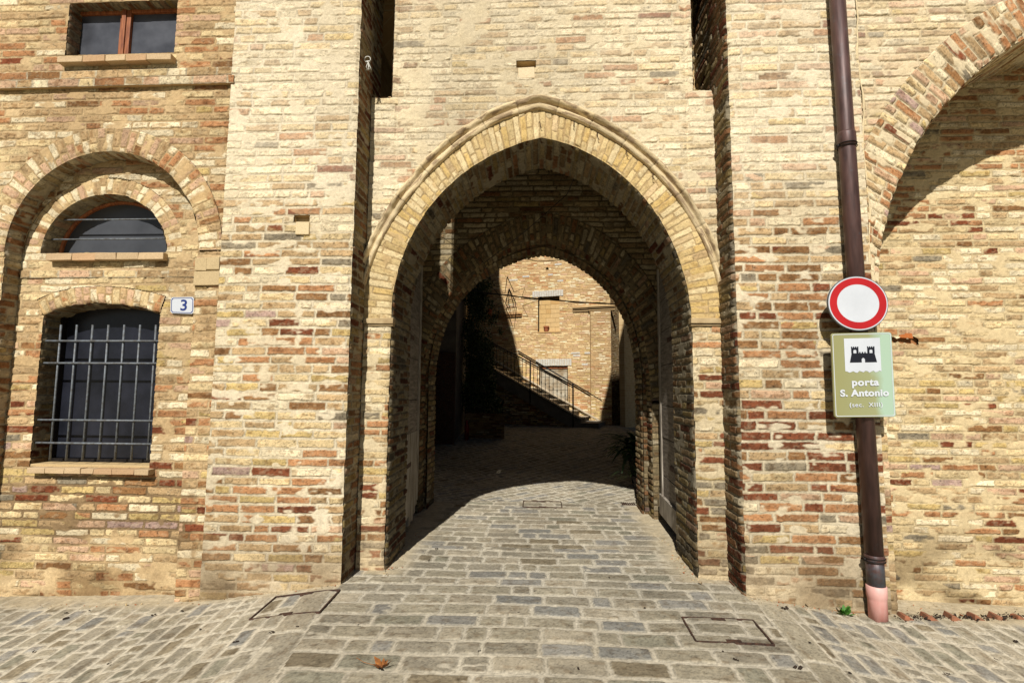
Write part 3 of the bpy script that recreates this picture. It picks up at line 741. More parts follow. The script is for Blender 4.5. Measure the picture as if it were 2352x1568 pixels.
# string courses
x0 = -6.2
def strip(name, x0, x1, z0, z1, Y, y1, L, parent, weights, seed):
    wall(name, x0, x1, z0, z1, Y, seed, weights, parent, rows=np.array([z0 - .3, z0 - .004, z1 + .004, z1 + .3]), L=L, hdr=.3, mort=.008, depth=.005, smear=lambda x, z: x * 0 - .1, wob=.001)
    m = MB(); m.box(x0 + .002, x1 - .002, Y + .002, y1, z0 + .002, z1 - .002, lin((206, 172, 124)))
    m.build(name + '_bed', M['brick'], parent)
w_str = lambda x, z: [x * 0 + k for k in [.14, .2, .3, .05, .1, 0, .03, .2, 0, 0]]
_, za = W(300, 173, 0); _, zb = W(300, 195, 0); _, zc = W(300, 156, .012)
def zstr(y, yy): return W(270, y, yy)[1]
strip('string_course', x0, W(537, 190, -.012)[0], zstr(196, -.02), zstr(178, -.02), -.012, .06, .34, house, w_str, 221)
strip('string_course', x0, W(537, 165, .01)[0], zstr(177, 0), zstr(159, 0), .008, .06, .34, house, w_str, 222)
strip('string_course', bxl + .02, bxr - .03, zstr(637, .17), zstr(619, .17), YP - .014, YP + .04, .3, house, w_pale, 223)
# springer block at the right foot of the blind arch
m = MB()
for (xa, xb, ya, yb) in ((446, 471, 591, 620), (473, 501, 589, 618), (443, 500, 622, 654)):
    (x0_, z1_), (x1_, z0_) = W(xa, ya, -.01), W(xb, yb, -.01)
    m.box(x0_, x1_, .004, .1, z0_, z1_, lin(random.choice([(206, 182, 138), (196, 170, 126)])), j=.003)
m.build('springer', M['brick'], house, bevel=.005)
m = MB()
y0p = bsz
# flat plinth repair blocks
# masses behind
m = MB(); m.box(-6.3, -2.74, .62, 2.98, -.5, 6.3); m.build('masonry_core', M['core'], house)
prism('upper_storey', [(-6.3, 6.36), (-2.74, 6.36), (-2.74, 14.4), (-4.4, 16.5), (-6.3, 14.4)], .06, 2.98, 'core', house, 6.3)

# windows of the house
def window_root(loc):
    o = bpy.data.objects.new('window', None); o.location = loc; col.objects.link(o); o.parent = house
    o.matrix_parent_inverse = world_of(house).inverted(); o.empty_display_size = .1
    return o
def frame(m, x0, x1, z0, z1, y0, y1, w):
    m.box(x0, x0 + w, y0, y1, z0, z1); m.box(x1 - w, x1, y0, y1, z0, z1)
    m.box(x0 + w, x1 - w, y0 + .002, y1, z0, z0 + w); m.box(x0 + w, x1 - w, y0 + .002, y1, z1 - w, z1)
wr = window_root((ux0 + .5, .2, uz0))
m = MB(); yf = .13; xm = W(287, 70, yf)[0]
fx0, fx1 = W(166, 70, yf)[0], ux1 + .02
frame(m, fx0, xm - .002, uz0 - .01, uz1 + .02, yf, yf + .05, .055); frame(m, xm + .002, fx1, uz0 - .01, uz1 + .02, yf - .006, yf + .05, .055)
m.box(xm - .028, xm + .014, yf - .02, yf - .007, uz0, uz1)
m.build('window_frame', M['wood'], wr, bevel=.004)
MB().box(fx0 + .02, fx1 - .02, yf + .025, yf + .03, uz0, uz1).build('pane', M['glass'], wr)
wr = window_root((lx, .4, lsz))
m = MB(); yb = YP + .2
m.box(lx - 1, lx + 1, yb, yb + .01, lsz - .05, lz + .05).build('pane', M['glass_grey'], wr)
m = MB(); pth = circ(lx, lsz, lz - lsz - .01, rx=lxr - lx - .01)
m.tube([(x, yb - .01, z) for x, z in pth], .022, 6); m.build('window_frame', M['wood'], wr)
for y in (503, 548):
    z = W(300, y, YP + .06)[1]; d = math.sqrt(max(0, 1 - ((z - lsz) / (lz - lsz)) ** 2)) * (lxr - lx)
    MB().tube([(lx - d - .03, YP + .07, z), (lx + d + .03, YP + .07, z)], .008, 8).build('bar', M['iron'], wr, smooth=True)
wr = window_root((W(220, 1060, .3)[0], .3, lwz))
MB().box(segx[0, 0] - .05, segx[-1, 0] + .05, YP + .22, YP + .23, lwz - .03, seg[:, 1].max() + .03).build('pane', M['glass_dark'], wr)
m = MB(); yf = YP + .17; zt_ = seg[:, 1].max() + .05
m.box(segx[0, 0] - .03, segx[0, 0] + .03, yf, yf + .05, lwz, zt_); m.box(segx[-1, 0] - .05, segx[-1, 0] + .02, yf, yf + .05, lwz, zt_)
m.box(segx[0, 0], segx[-1, 0], yf + .003, yf + .05, lwz, lwz + .05)
m.build('window_frame', M['darkiron'], wr)
MB().box(segx[0, 0], segx[-1, 0], YP - .0, YP + .17, lwz - .03, lwz + .02, lin((206, 178, 130))).build('sill_ledge', M['brick'], wr, bevel=.005)
gr = MB(); yg = YP + .05
for i in range(7):
    xa, za_ = W(139 + i * 36.2, 746, yg); xb_, zb_ = W(116 + i * 37.5, 1056, yg)
    xm_ = (xa + xb_) / 2
    gr.tube([(xm_ + (xa - xb_) * .18, yg, za_), (xm_, yg, (za_ + zb_) / 2), (xm_ - (xa - xb_) * .18, yg, zb_)], .009, 8)
for y in (783, 834, 965, 1018):
    xa, za_ = W(120, y, yg - .012); xb_, _ = W(365, y, yg - .012); za_ = W(240, y, yg - .012)[1]
    gr.tube([(segx[0, 0] - .02, yg - .016, za_), (segx[-1, 0] + .02, yg - .016, za_)], .0095, 8)
gr.build('grille', M['iron'], wr, smooth=True)

# ================================================================== RIGHT HOUSE
rh = empty('arcaded_house', (4.2, 0, -.3), 'pale brick house with large round blind arch on the right', 'house')
riL = [(2352, 92), (2272, 143), (2191, 220), (2155, 271), (2118, 318.5), (2089, 370), (2063, 421), (2048, 460), (2034, 505), (2026, 560), (2022, 620)]
reL = [(2300, 0), (2264.5, 29), (2191, 77), (2133, 139), (2089, 187), (2052, 240), (2026, 290), (2006, 335), (1990, 399), (1982, 450), (1975, 530), (1972, 620)]
YQ = .02
q = np.array([W(*p, YQ) for p in riL])
def fit_circle(q):
    A = np.c_[2 * q, np.ones(len(q))]; b = (q ** 2).sum(1); s = np.linalg.lstsq(A, b, rcond=None)[0]
    return s[0], s[1], math.sqrt(s[2] + s[0] ** 2 + s[1] ** 2)
rcx, rcz, rr = fit_circle(q)
print('RIGHT ARCH', rcx, rcz, rr, 'LEFT', bx, bsz, bz - bsz, bxr - bx)
q2 = np.array([W(*p, YQ) for p in reL]); c2 = fit_circle(q2); print('EXT', c2)
RA = circ(rcx, rcz, rr); 
rw = .40
RAx = circ(rcx, rcz, rr + rw)
ORA = Open(RA, -.8); ORAx = Open(RAx, rcz)
XE = rcx + rr + 1.0
wall('wall', XC, min(XE, 6.6), -.5, 6.35, YQ, 301, w_house_r, rh, holes=[(ORA, -.004), (ORAx, -.004)], smear=lambda x, z: np.interp(z, [0, 2, 4], [.35, .4, .25]), mortc=(230, 208, 164), mort2=(205, 180, 130), wash=wash_bay, depth=.010)
# part of the ring that falls left of the joint is hidden by the bay, so clip the path there
ang = np.arccos(np.clip((XC + .01 - rcx) / (rr + rw), -1, 1)); 
def rpath(r):
    a1 = math.radians(50); a0 = math.radians(180)
    t = np.linspace(a0, a1, 200); return np.stack([np.maximum(rcx + r * np.cos(t), XC + .004), rcz + r * np.sin(t)], 1)
ring('arch_ring', rpath(rr), rpath(rr + rw), YQ, 302, w_rarch, rh, one=False, ch=.077, mort=.016, depth=.016, proud=.006, smear=lambda x, z: x * 0 + .22 + .35 * sst(3.2, 2.6, z), mortc=(232, 212, 170))
YD = .92
reveal('arch_reveal', ORA.full(), YQ, YD + .05, 303, w_house_r, rh, smear=lambda x, z: x * 0 + .3, dv=.011, du=.012)
bh0, bhz = W(2046, 788, YD); bh1, bhz1 = W(2108, 776, YD)
def rk(U, V):
    f = (U - bh0) / (bh1 - bh0); top = bhz1 + .012 * np.sin(U * 60); return ORA.inside(U, V, .04) & ~((f > 0) & (f < 1) & (V < top) & (V > bhz + .02 - .03 * f + .008 * np.sin(U * 90)))
wall('recessed_wall', rcx - rr - .05, min(rcx + rr, 7.4), -.8, rcz + rr + .05, YD, 304, w_house_r, rh, keep=rk, smear=lambda x, z: np.interp(z, [-.5, .2, 1.2, 2.5], [.6, .35, .2, .3]), mortc=(232, 210, 160), mort2=(214, 190, 142), depth=.009, mort=.016, du=.009, dv=.0065, ch=.076)
m = MB(); m.box(2.74, min(rcx + rr, 7.4) + .5, 1.05, 2.98, -.8, 6.3); m.build('masonry_core', M['core'], rh)
prism('upper_storey', [(2.74, 6.36), (7.5, 6.36), (7.5, 14.0), (2.74, 14.0)], .06, 2.98, 'core', rh, 6.3)
MB().box(bh0 - .05, bh1 + .05, YD + .035, YD + .06, bhz - .1, bhz1 + .1, lin((176, 120, 76))).build('broken_cavity', M['brick'], rh)
m = MB(); m.box(bh0 + .08, bh1 - .05, YD - .016, YD + .06, bhz1 - .002, bhz1 + .045, lin((190, 112, 62)), j=.01); m.build('broken_brick', M['brick'], rh, bevel=.006)
# mortar-filled settlement crack between bay and house
m = MB(); pts = []
for i in range(46):
    z = 6.3 - i * .1; pts.append((XC + .012 + .012 * math.sin(i * .7) + random.uniform(-.006, .006), .004, z))
m.tube(pts, [.008 + random.uniform(-.003, .004) for _ in pts], 6, lin((236, 214, 170)))
m.build('mortar_joint', M['brick'], rh, smooth=True)

# ================================================================== GROUND
def stones(X, Y):
    kw = dict(pal=STONE, mort=.026, rad=.02, rough=1.1, depth=.008, mortc=(224, 212, 184), mort2=(208, 194, 164), smear=lambda x, z: x * 0 - .2, soft=.01, contrast=.75)
    wt = lambda x, z: [x * 0 + k for k in [.28, .2, .14, .18, .06, .08, .06]]
    def run(U, V, seed, **k):
        a = {**kw, **k}; 
        return masonry(U, V, seed, wt, zx=X, zz=Y, **a)
    dust = sst(1.6, 0, X) * 0
    H = np.zeros_like(X); C = np.zeros(X.shape + (3,))
    reg = np.zeros(X.shape, int)
    Xs = X + np.where(X < 0, .12, -.07) * np.minimum(Y, 0)
    reg[(Xs > -1.70) & (Xs < 1.74)] = 1
    reg[(Xs > -1.95) & (Xs <= -1.70)] = 2; reg[(Xs >= 1.74) & (Xs < 1.97)] = 3
    reg[Xs >= 1.97] = 4
    reg[(Y > .36)] = 1
    reg[(reg == 1) & (Y > 3.12)] = 5
    sm = lambda x, z: -.15 + .6 * sst(1.0, 1.5, np.abs(x)) * sst(.3, .8, z) * sst(4, 3, z)
    def put(k, hc):
        s = reg == k
        H[s] = hc[0][s]; C[s] = hc[1][s]
    def sub(k, fn):
        s = reg == k
        if not s.any(): return
        r_, c_ = np.where(s.any(1))[0], np.where(s.any(0))[0]
        sl = (slice(r_[0], r_[-1] + 1), slice(c_[0], c_[-1] + 1))
        global _X, _Y
        h, c = fn(X[sl], Y[sl]); ss = s[sl]
        H[sl][ss] = h[ss]; C[sl][ss] = c[ss]
    K = lambda **k: {**kw, 'sat': .86, **k}
    sub(1, lambda x, y: masonry(x, y, 401, wt, zx=x, zz=y, **K(ch=.182, L=.37, hdr=.3, wob=.02, smear=sm)))
    sub(5, lambda x, y: masonry(x * .707 + y * .707, y * .707 - x * .707, 402, wt, zx=x, zz=y, **K(ch=.15, L=.26, hdr=.3, wob=.02, smear=sm)))
    sub(0, lambda x, y: masonry(y - .2 * (x + 1.7), x + .12 * np.minimum(y, 0), 403, wt, zx=x, zz=y, **K(ch=.128, L=.25, hdr=.4, wob=.02)))
    sub(4, lambda x, y: masonry(y + .2 * (x - 1.9), x - .07 * np.minimum(y, 0), 404, wt, zx=x, zz=y, **K(ch=.13, L=.26, hdr=.4, wob=.02)))
    slab = lambda x, z: [x * 0 + k for k in [.5, .15, .0, .3, .05, .0, .0]]
    sub(2, lambda x, y: masonry(y, x + .12 * np.minimum(y, 0), 405, slab, zx=x, zz=y, **K(L=.72, hdr=.2, rows=np.array([-2.3, -1.955, -1.705, -1.4]), wob=.006, mort=.016)))
    sub(3, lambda x, y: masonry(y, x - .07 * np.minimum(y, 0), 406, slab, zx=x, zz=y, **K(L=.62, hdr=.2, rows=np.array([1.4, 1.745, 1.965, 2.4]), wob=.006, mort=.016)))
    # sand and mortar wash along the wall foot
    yw = np.where((X > XL) & (X < XR), 9.0, 0.0)
    a = .8 * sst(-.14, -.01, Y) * (Y < .4) * ((X < XL) | (X > XR))
    a = np.maximum(a, sst(.28, .0, np.abs(X - A_in[0, 0] + .1)) * .0)
    edge = np.minimum(np.abs(X - A_in[0, 0]), np.abs(X - A_in[-1, 0]))
    a = np.maximum(a, sst(.3, .02, edge) * (Y > .25) * (Y < 3) * .9)
    a = np.maximum(a, ((X > 2.75) & (Y > -.03)) * 1.0)
    a = np.clip(a * (.4 + 1.2 * fbm(X * 6, Y * 6, 431, 3)), 0, 1)
    sand = lin((198, 182, 150)) * (.75 + .5 * fbm(X * 30, Y * 30, 432, 3))[..., None]
    C = C * (1 - a[..., None]) + sand * a[..., None]
    H = H * (1 - .85 * a) + a * .01 * fbm(X * 20, Y * 20, 433, 3)
    C = C * (1 - .45 * sst(4.6, 5.6, Y))[..., None]  # alley shade painted into the paving colour past the gate
    st = sst(.55, .8, fbm(X * 1.3, Y * 1.3, 434, 3)); C = C * (1 - .18 * st)[..., None]
    return H, C
def gpos(U, V):
    P = np.stack([U, V, ground(U, V)], -1); Nn = np.zeros_like(P); Nn[..., 2] = 1
    P[..., 2] += .008 * (fbm(U * 1.5, V * 1.5, 440, 2) - .5) * 2
    return P, Nn
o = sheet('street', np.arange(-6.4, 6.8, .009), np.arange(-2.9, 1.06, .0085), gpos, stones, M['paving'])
tag(o, kind='structure')
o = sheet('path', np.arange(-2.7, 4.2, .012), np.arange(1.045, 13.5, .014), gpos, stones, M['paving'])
tag(o, kind='structure')
m = MB(); xs = np.concatenate([np.linspace(-60, -7, 14), np.linspace(-6.3, 6.6, 60), np.linspace(8, 60, 14)])
ys = np.concatenate([np.linspace(-60, -4, 14), np.linspace(-3, 14, 60), np.linspace(16, 80, 14)])
gv = [(x, y, float(ground(x, y)) - (.07 if (-2.9 < y < 13.6 and -6.5 < x < 6.9) else .012)) for y in ys for x in xs]; nx_ = len(xs)
gf = [(j * nx_ + i, j * nx_ + i + 1, (j + 1) * nx_ + i + 1, (j + 1) * nx_ + i) for j in range(len(ys) - 1) for i in range(nx_ - 1)]
m.add(gv, gf, lin((160, 146, 114))); tag(m.build('ground', M['paving'], smooth=True), kind='structure')

def on_ground(px, py):
    d = ray(px, py); ks = np.linspace(1.5, 20, 4000); P = CAM[None] + ks[:, None] * d[None]
    i = int(np.argmax(P[:, 2] < ground(P[:, 0], P[:, 1]))); return P[i]

# inspection covers
def cover(xa, xb, ya, yb, label, cz=0.012, hx=.5):
    zz = lambda x, y: float(ground(x, y)) + cz
    root = empty('inspection_cover', ((xa + xb) / 2, (ya + yb) / 2, zz((xa + xb) / 2, (ya + yb) / 2)), label, 'inspection cover', 'inspection covers set in the paving')
    m = MB(); w = .009
    def bar(x0, y0, x1, y1, w_, hz=.008):
        n = 8
        for i in range(n):
            p0 = np.array([x0 + (x1 - x0) * i / n, y0 + (y1 - y0) * i / n]); p1 = np.array([x0 + (x1 - x0) * (i + 1) / n, y0 + (y1 - y0) * (i + 1) / n])
            d = p1 - p0; nn = np.array([-d[1], d[0]]) / np.linalg.norm(d) * w_ / 2
            q_ = [p0 - nn, p1 - nn, p1 + nn, p0 + nn]
            v = [(a[0], a[1], zz(a[0], a[1]) - .02) for a in q_] + [(a[0], a[1], zz(a[0], a[1]) + .003) for a in q_]
            m.add(v, [(3, 2, 1, 0), (4, 5, 6, 7), (0, 1, 5, 4), (1, 2, 6, 5), (2, 3, 7, 6), (3, 0, 4, 7)])
    bar(xa, ya, xb, ya, w); bar(xb, ya, xb, yb, w * 1.3); bar(xb, yb, xa, yb, w); bar(xa, yb, xa, ya, w * 1.3)
    m.build('frame', M['rustiron'], root)
    for (y, s) in ((ya, 1), (yb, -1)):
        m = MB(); xm = xa + (xb - xa) * .5; bar(xm - .05, y + s * .02, xm + .05, y + s * .02, .032)
        m.build('lifting_socket', M['rustiron'], root)
    return root
def cover_px(q, lab):
    P = [on_ground(*p) for p in q]; cover(float(P[0][0] + P[3][0]) / 2, float(P[1][0] + P[2][0]) / 2, float(P[0][1] + P[1][1]) / 2, float(P[2][1] + P[3][1]) / 2, lab)
cover_px([(581, 1424), (739, 1408), (775, 1358), (627, 1373)], 'square metal-framed cover filled with paving, beside the left bay')
cover_px([(1597, 1476), (1778, 1485), (1730, 1427), (1568, 1421)], 'metal-framed cover filled with paving, in front of right bay')
z_ = 3.0
cover_px([(1200, 1166), (1290, 1166), (1289, 1152), (1203, 1152)], 'small paved cover in the sunlit middle of the passage')
m = MB()
pg = on_ground(1430, 1160); gx, gy = float(pg[0]), float(pg[1])
for i in range(7): m.box(gx + i * .028, gx + i * .028 + .012, gy, gy + .13, float(ground(gx, gy)) + .002, float(ground(gx, gy)) + .016)
m.box(gx - .01, gx + .2, gy - .01, gy + .14, float(ground(gx, gy)) - .02, float(ground(gx, gy)) + .006)
tag(m.build('drain_grate', M['rustiron']), 'small rusty drain grate by the right foot of the inner arch', 'drain grate')

# ================================================================== DRAINPIPE
pt = W(1923, 0, -.085); pb = W(2017, 1412, -.085)
def pp(y): # centre of the pipe at photo height y
    f = y / 1412.0; return (pt[0] + (pb[0] - pt[0]) * f, -.085, pt[1] + (pb[1] - pt[1]) * f)
dp = empty('drainpipe', (pb[0], -.085, pb[1]), 'long brown metal drainpipe running down the right bay to the ground', 'drainpipe')
dx = (pt[0] - pb[0]) / (pt[1] - pb[1])
m = MB(); ztop = 6.3; ptop = (pb[0] + dx * (ztop - pb[1]), -.085, ztop)
m.tube([ptop, pp(330), pp(350), pp(1292)], [.064, .064, .066, .066], 28); m.build('pipe', M['pipe'], dp, smooth=True)
m = MB(); m.tube([pp(334), pp(338), pp(357), pp(362), pp(370)], [.069, .072, .073, .071, .067], 28); m.build('collar', M['pipe'], dp, smooth=True)
m = MB(); m.tube([pp(1286), pp(1288), pp(1300), pp(1302)], [.067, .072, .072, .067], 28)
m.build('collar', M['pipe'], dp, smooth=True)
m = MB(); m.tube([pp(1290), pp(1352)], .0645, 28); m.build('lower_pipe', M['pipe'], dp, smooth=True)
m = MB(); m.tube([pp(1350), pp(1351), pp(1372), pp(1376), pp(1380), pp(1425)], [.066, .072, .072, .068, .066, .066], 28); m.build('plastic_sleeve', M['pvc'], dp, smooth=True)
for y in (366, 1296):
    c = pp(y); m = MB()
    for dz in (-.012, .012):
        m.tube([(c[0] + .074 * math.cos(a), c[1] + .074 * math.sin(a), c[2] + dz) for a in np.linspace(0, 2 * math.pi, 25)], .004, 6)
    m.tube([(c[0] - .02, c[1] + .06, c[2]), (c[0] - .02, .02, c[2])], .008, 6); m.tube([(c[0] - .085, c[1] - .01, c[2]), (c[0] - .07, c[1], c[2])], .012, 8)
    m.build('clamp', M['darkiron'], dp, smooth=True)

# ================================================================== SIGNS
def disc(m, cx, cz, r, y0, y1, sz, n=96, r0=0):
    v = []; f = []
    for i in range(n):
        a = 2 * math.pi * i / n; v.append((cx + r * math.cos(a), y0, cz + r * sz * math.sin(a)))
    for i in range(n):
        a = 2 * math.pi * i / n; v.append((cx + (r if r0 == 0 else r0) * math.cos(a), y0 if r0 else y1, cz + (r if r0 == 0 else r0) * sz * math.sin(a)))
    if r0:
        f = [(i, (i + 1) % n, n + (i + 1) % n, n + i) for i in range(n)]
    else:
        f = [(i, (i + 1) % n, n + (i + 1) % n, n + i) for i in range(n)] + [tuple(range(n)), tuple(range(2 * n - 1, n - 1, -1))]
    m.add(v, f)
ys = -.19
scx, scz = W(1970.5, 696.5, ys)
rx_ = (W(2039.5, 696, ys)[0] - W(1901.5, 696, ys)[0]) / 2; rz_ = (W(1970, 634.5, ys)[1] - W(1970, 758.5, ys)[1]) / 2
szz = rz_ / rx_
ns = empty('no_entry_sign', (scx, ys, scz - rz_), 'round white traffic sign with red border strapped to the drainpipe', 'road sign')
m = MB(); disc(m, scx, scz, rx_, ys, ys + .018, szz); m.build('back_plate', M['back'], ns, bevel=.002)
m = MB(); disc(m, scx, scz, rx_ * .985, ys - .0015, 0, szz, r0=rx_ * .93); m.build('rim', M['white'], ns)
m = MB(); disc(m, scx, scz, rx_ * .945, ys - .003, 0, szz, r0=rx_ * .70); m.build('red_ring', M['red'], ns)
m = MB(); disc(m, scx, scz, rx_ * .715, ys - .0025, ys - .001, szz); m.build('white_face', M['white'], ns)
m = MB(); m.box(scx - .16, scx + .16, ys + .019, ys + .034, scz + .03, scz + .06); c = (scx + .0, -.085, scz + .045)
m.tube([(pp(700)[0] + .072 * math.cos(a), -.085 + .072 * math.sin(a), scz + .045) for a in np.linspace(0, 2 * math.pi, 21)], .006, 6)
m.build('bracket', M['back'], ns)

def sign_panel():
    y = -.185
    TL, TR, BL, BR = [np.array(W(*p, y)) for p in ((1909, 765.5), (2047.5, 762.5), (1917.5, 958.5), (2058, 957))]
    root = empty('tourist_sign', (float((BL[0] + BR[0]) / 2), y, float(BL[1])), 'faded green rectangular sign with castle symbol below the round sign', 'sign')
    def P(u, v, dy=0):  # u, v in 0..1 from lower left
        p = (BL * (1 - u) + BR * u) * (1 - v) + (TL * (1 - u) + TR * u) * v; return (p[0], y - dy, p[1])
    def poly(uvs, dy):
        return [P(u, v, dy) for u, v in uvs]
    wd, ht = BR[0] - BL[0], TL[1] - BL[1]
    def rr_(inx, r, n=8):
        a_, b_ = inx / wd, inx / ht; rx, rz = r / wd, r / ht; out = []
        for cx, cy, s in ((1 - a_ - rx, b_ + rz, -90), (1 - a_ - rx, 1 - b_ - rz, 0), (a_ + rx, 1 - b_ - rz, 90), (a_ + rx, b_ + rz, 180)):
            for i in range(n + 1):
                t = R(s + 90 * i / n); out.append((cx + rx * math.cos(t), cy + rz * math.sin(t)))
        return out
    o = rr_(0, .02); n = len(o)
    m = MB(); m.add(poly(o, 0) + poly(o, -.02), [tuple(range(n)), tuple(range(2 * n - 1, n - 1, -1))] + [(i, n + i, n + (i + 1) % n, (i + 1) % n) for i in range(n)])
    # faded olive enamel, bleached towards its right edge
    mm, nt, b = nodes_of('faded_green_enamel'); L = nt.links
    tc = N(nt, 'ShaderNodeTexCoord'); sp = N(nt, 'ShaderNodeSeparateXYZ'); L.new(tc.outputs['Object'], sp.inputs[0])
    mr = N(nt, 'ShaderNodeMapRange'); mr.inputs[1].default_value = float(BL[0]); mr.inputs[2].default_value = float(BR[0]); L.new(sp.outputs[0], mr.inputs[0])
    no = N(nt, 'ShaderNodeTexNoise'); no.inputs['Scale'].default_value = 5; no.inputs['Detail'].default_value = 5; L.new(tc.outputs['Object'], no.inputs['Vector'])
    ad = N(nt, 'ShaderNodeMath', operation='MULTIPLY_ADD'); ad.inputs[1].default_value = .35; L.new(no.outputs['Fac'], ad.inputs[0]); L.new(mr.outputs[0], ad.inputs[2])
    cr = N(nt, 'ShaderNodeValToRGB'); e = cr.color_ramp.elements; e[0].position = .15; e[0].color = (*lin((158, 155, 104)), 1); e[1].position = 1.1 if False else 1.0; e[1].color = (*lin((178, 204, 178)), 1)
    e2 = e.new(.82); e2.color = (*lin((162, 164, 118)), 1)
    L.new(ad.outputs[0], cr.inputs[0]); L.new(cr.outputs[0], b.inputs['Base Color']); b.inputs['Roughness'].default_value = .4
    m.build('panel', mm, root, bevel=.003)
    a, c = rr_(.008, .016), rr_(.013, .013)
    m = MB(); m.add(poly(a, .0015) + poly(c, .0015), [(i, (i + 1) % n, n + (i + 1) % n, n + i) for i in range(n)]); m.build('border_line', M['white'], root)
    # white field with torn lower edge
    top = [(.205, .935), (.80, .935)]; low = []
    for i in range(19):
        f = i / 18; low.append((.80 - .595 * f + .0, .535 + .012 * math.sin(i * 1.9) + random.uniform(-.006, .006)))
    m = MB(); q_ = top + low; m.add(poly(q_, .002), [tuple(range(len(q_)))[::-1]]); m.build('symbol_field', M['white'], root)
    # castle symbol
    def cs(pts): return [(.285 + u * .45, .645 + v * .19) for u, v in pts]
    m = MB()
    def addp(pts, dy=.003): m.add(poly(cs(pts), dy), [tuple(range(len(pts)))])
    addp([(0, 0), (.44, 0), (.44, .58), (.08, .58)]); addp([(.44, .3), (.56, .3), (.56, .58), (.44, .58)]); addp([(.56, 0), (1, 0), (.92, .58), (.56, .58)])
    addp([(.44, .2), (.47, .27), (.5, .29), (.5, .31), (.44, .31)]); addp([(.56, .2), (.56, .31), (.5, .31), (.5, .29), (.53, .27)])
    for x in (.36, .455, .55): addp([(x, .58), (x + .05, .58), (x + .05, .66), (x, .66)])
    for x0 in (.07, .66):
        addp([(x0, .58), (x0 + .08, .58), (x0 + .08, .75), (x0, .75)]); addp([(x0 + .19, .58), (x0 + .27, .58), (x0 + .27, .75), (x0 + .19, .75)])
        addp([(x0, .75), (x0 + .08, .75), (x0 + .10, .80), (x0 + .17, .80), (x0 + .19, .75), (x0 + .27, .75), (x0 + .27, .93), (x0, .93)])
        for k in range(4): addp([(x0 - .005 + k * .075, .93), (x0 + .045 + k * .075, .93), (x0 + .045 + k * .075, 1.0), (x0 - .005 + k * .075, 1.0)])
    m.build('castle_symbol', M['ink'], root)
    def text(s, uc, vb, h, name, off, sp_=1.0, wide=1.0):
        cu = bpy.data.curves.new(name, 'FONT'); cu.body = s; cu.align_x = 'CENTER'; cu.size = h; cu.offset = off; cu.extrude = .0006; cu.space_character = sp_
        to = bpy.data.objects.new('tmp', cu); col.objects.link(to)
        dg = bpy.context.evaluated_depsgraph_get(); me = bpy.data.meshes.new_from_object(to.evaluated_get(dg)); col.objects.unlink(to); bpy.data.objects.remove(to)
        p0 = np.array(P(uc, vb, .0045)); e1 = np.array(P(uc + .1, vb, .0045)) - p0; e1 /= np.linalg.norm(e1)
        e2_ = np.array(P(uc, vb + .1, .0045)) - p0; e2_ /= np.linalg.norm(e2_)
        for v in me.vertices:
            q__ = p0 + e1 * v.co.x * wide + e2_ * v.co.y; v.co = (q__[0], q__[1] - v.co.z, q__[2])
        me.materials.clear(); me.materials.append(M['white'])
        o_ = bpy.data.objects.new(name, me); link(o_, root); return o_
    text('porta', .52, .372, .078, 'lettering', .003, 1.1, 1.12)
    text('S. Antonio', .50, .248, .074, 'lettering', .003, 1.06, 1.12)
    text('(sec.', .36, .122, .048, 'lettering', .0007, 1.15, 1.1); text('XIII)', .675, .122, .048, 'lettering', .0007, 1.15, 1.1)
    m = MB(); c_ = pp(860); m.box(c_[0] - .16, c_[0] + .16, y + .021, y + .036, c_[2] + .1, c_[2] + .13); m.build('bracket', M['back'], root)
    m = MB(); m.box(c_[0] - .16, c_[0] + .16, y + .021, y + .036, c_[2] - .2, c_[2] - .17)
    m.build('bracket', M['back'], root)
sign_panel()

# house number plate
def plate():
    y = YP - .022
    TL, TR, BL, BR = [np.array(W(*p, y)) for p in ((393, 683), (446, 682), (392, 719), (445, 721))]
    c = (BL + BR) / 2
    root = empty('house_number_plate', (float(c[0]), y, float(c[1])), 'small white enamel plate with blue number 3 beside the barred window', 'house number')
    P = lambda u, v, d: (float(((BL * (1 - u) + BR * u) * (1 - v) + (TL * (1 - u) + TR * u) * v)[0]), y - d, float(((BL * (1 - u) + BR * u) * (1 - v) + (TL * (1 - u) + TR * u) * v)[1]))
    def octo(i, d):
        k = .1; a = i; ka = k * .7
        return [P(a + ka, a * 1.4, d), P(1 - a - ka, a * 1.4, d), P(1 - a, a * 1.4 + k, d), P(1 - a, 1 - a * 1.4 - k, d), P(1 - a - ka, 1 - a * 1.4, d), P(a + ka, 1 - a * 1.4, d), P(a, 1 - a * 1.4 - k, d), P(a, a * 1.4 + k, d)]
    m = MB(); m.add(octo(0, .004) + octo(0, -.006), [tuple(range(8)), tuple(range(15, 7, -1))] + [(i, 8 + i, 8 + (i + 1) % 8, (i + 1) % 8) for i in range(8)]); m.build('enamel_plate', M['white'], root)
    m = MB(); a, b = octo(.03, .0052), octo(.055, .0052); m.add(a + b, [(i, (i + 1) % 8, 8 + (i + 1) % 8, 8 + i) for i in range(8)]); m.build('border_line', M['blue'], root)
    cu = bpy.data.curves.new('n', 'FONT'); cu.body = '3'; cu.align_x = 'CENTER'; cu.size = .145; cu.offset = .002; cu.extrude = .0005
    to = bpy.data.objects.new('tmp', cu); col.objects.link(to); dg = bpy.context.evaluated_depsgraph_get()
    me = bpy.data.meshes.new_from_object(to.evaluated_get(dg)); col.objects.unlink(to); bpy.data.objects.remove(to)
    p0 = P(.57, .2, .006)
    for v in me.vertices: v.co = (p0[0] + v.co.x * 1.1, p0[1] - v.co.z, p0[2] + v.co.y)
    me.materials.clear(); me.materials.append(M['blue']); link(bpy.data.objects.new('numeral', me), root)
plate()
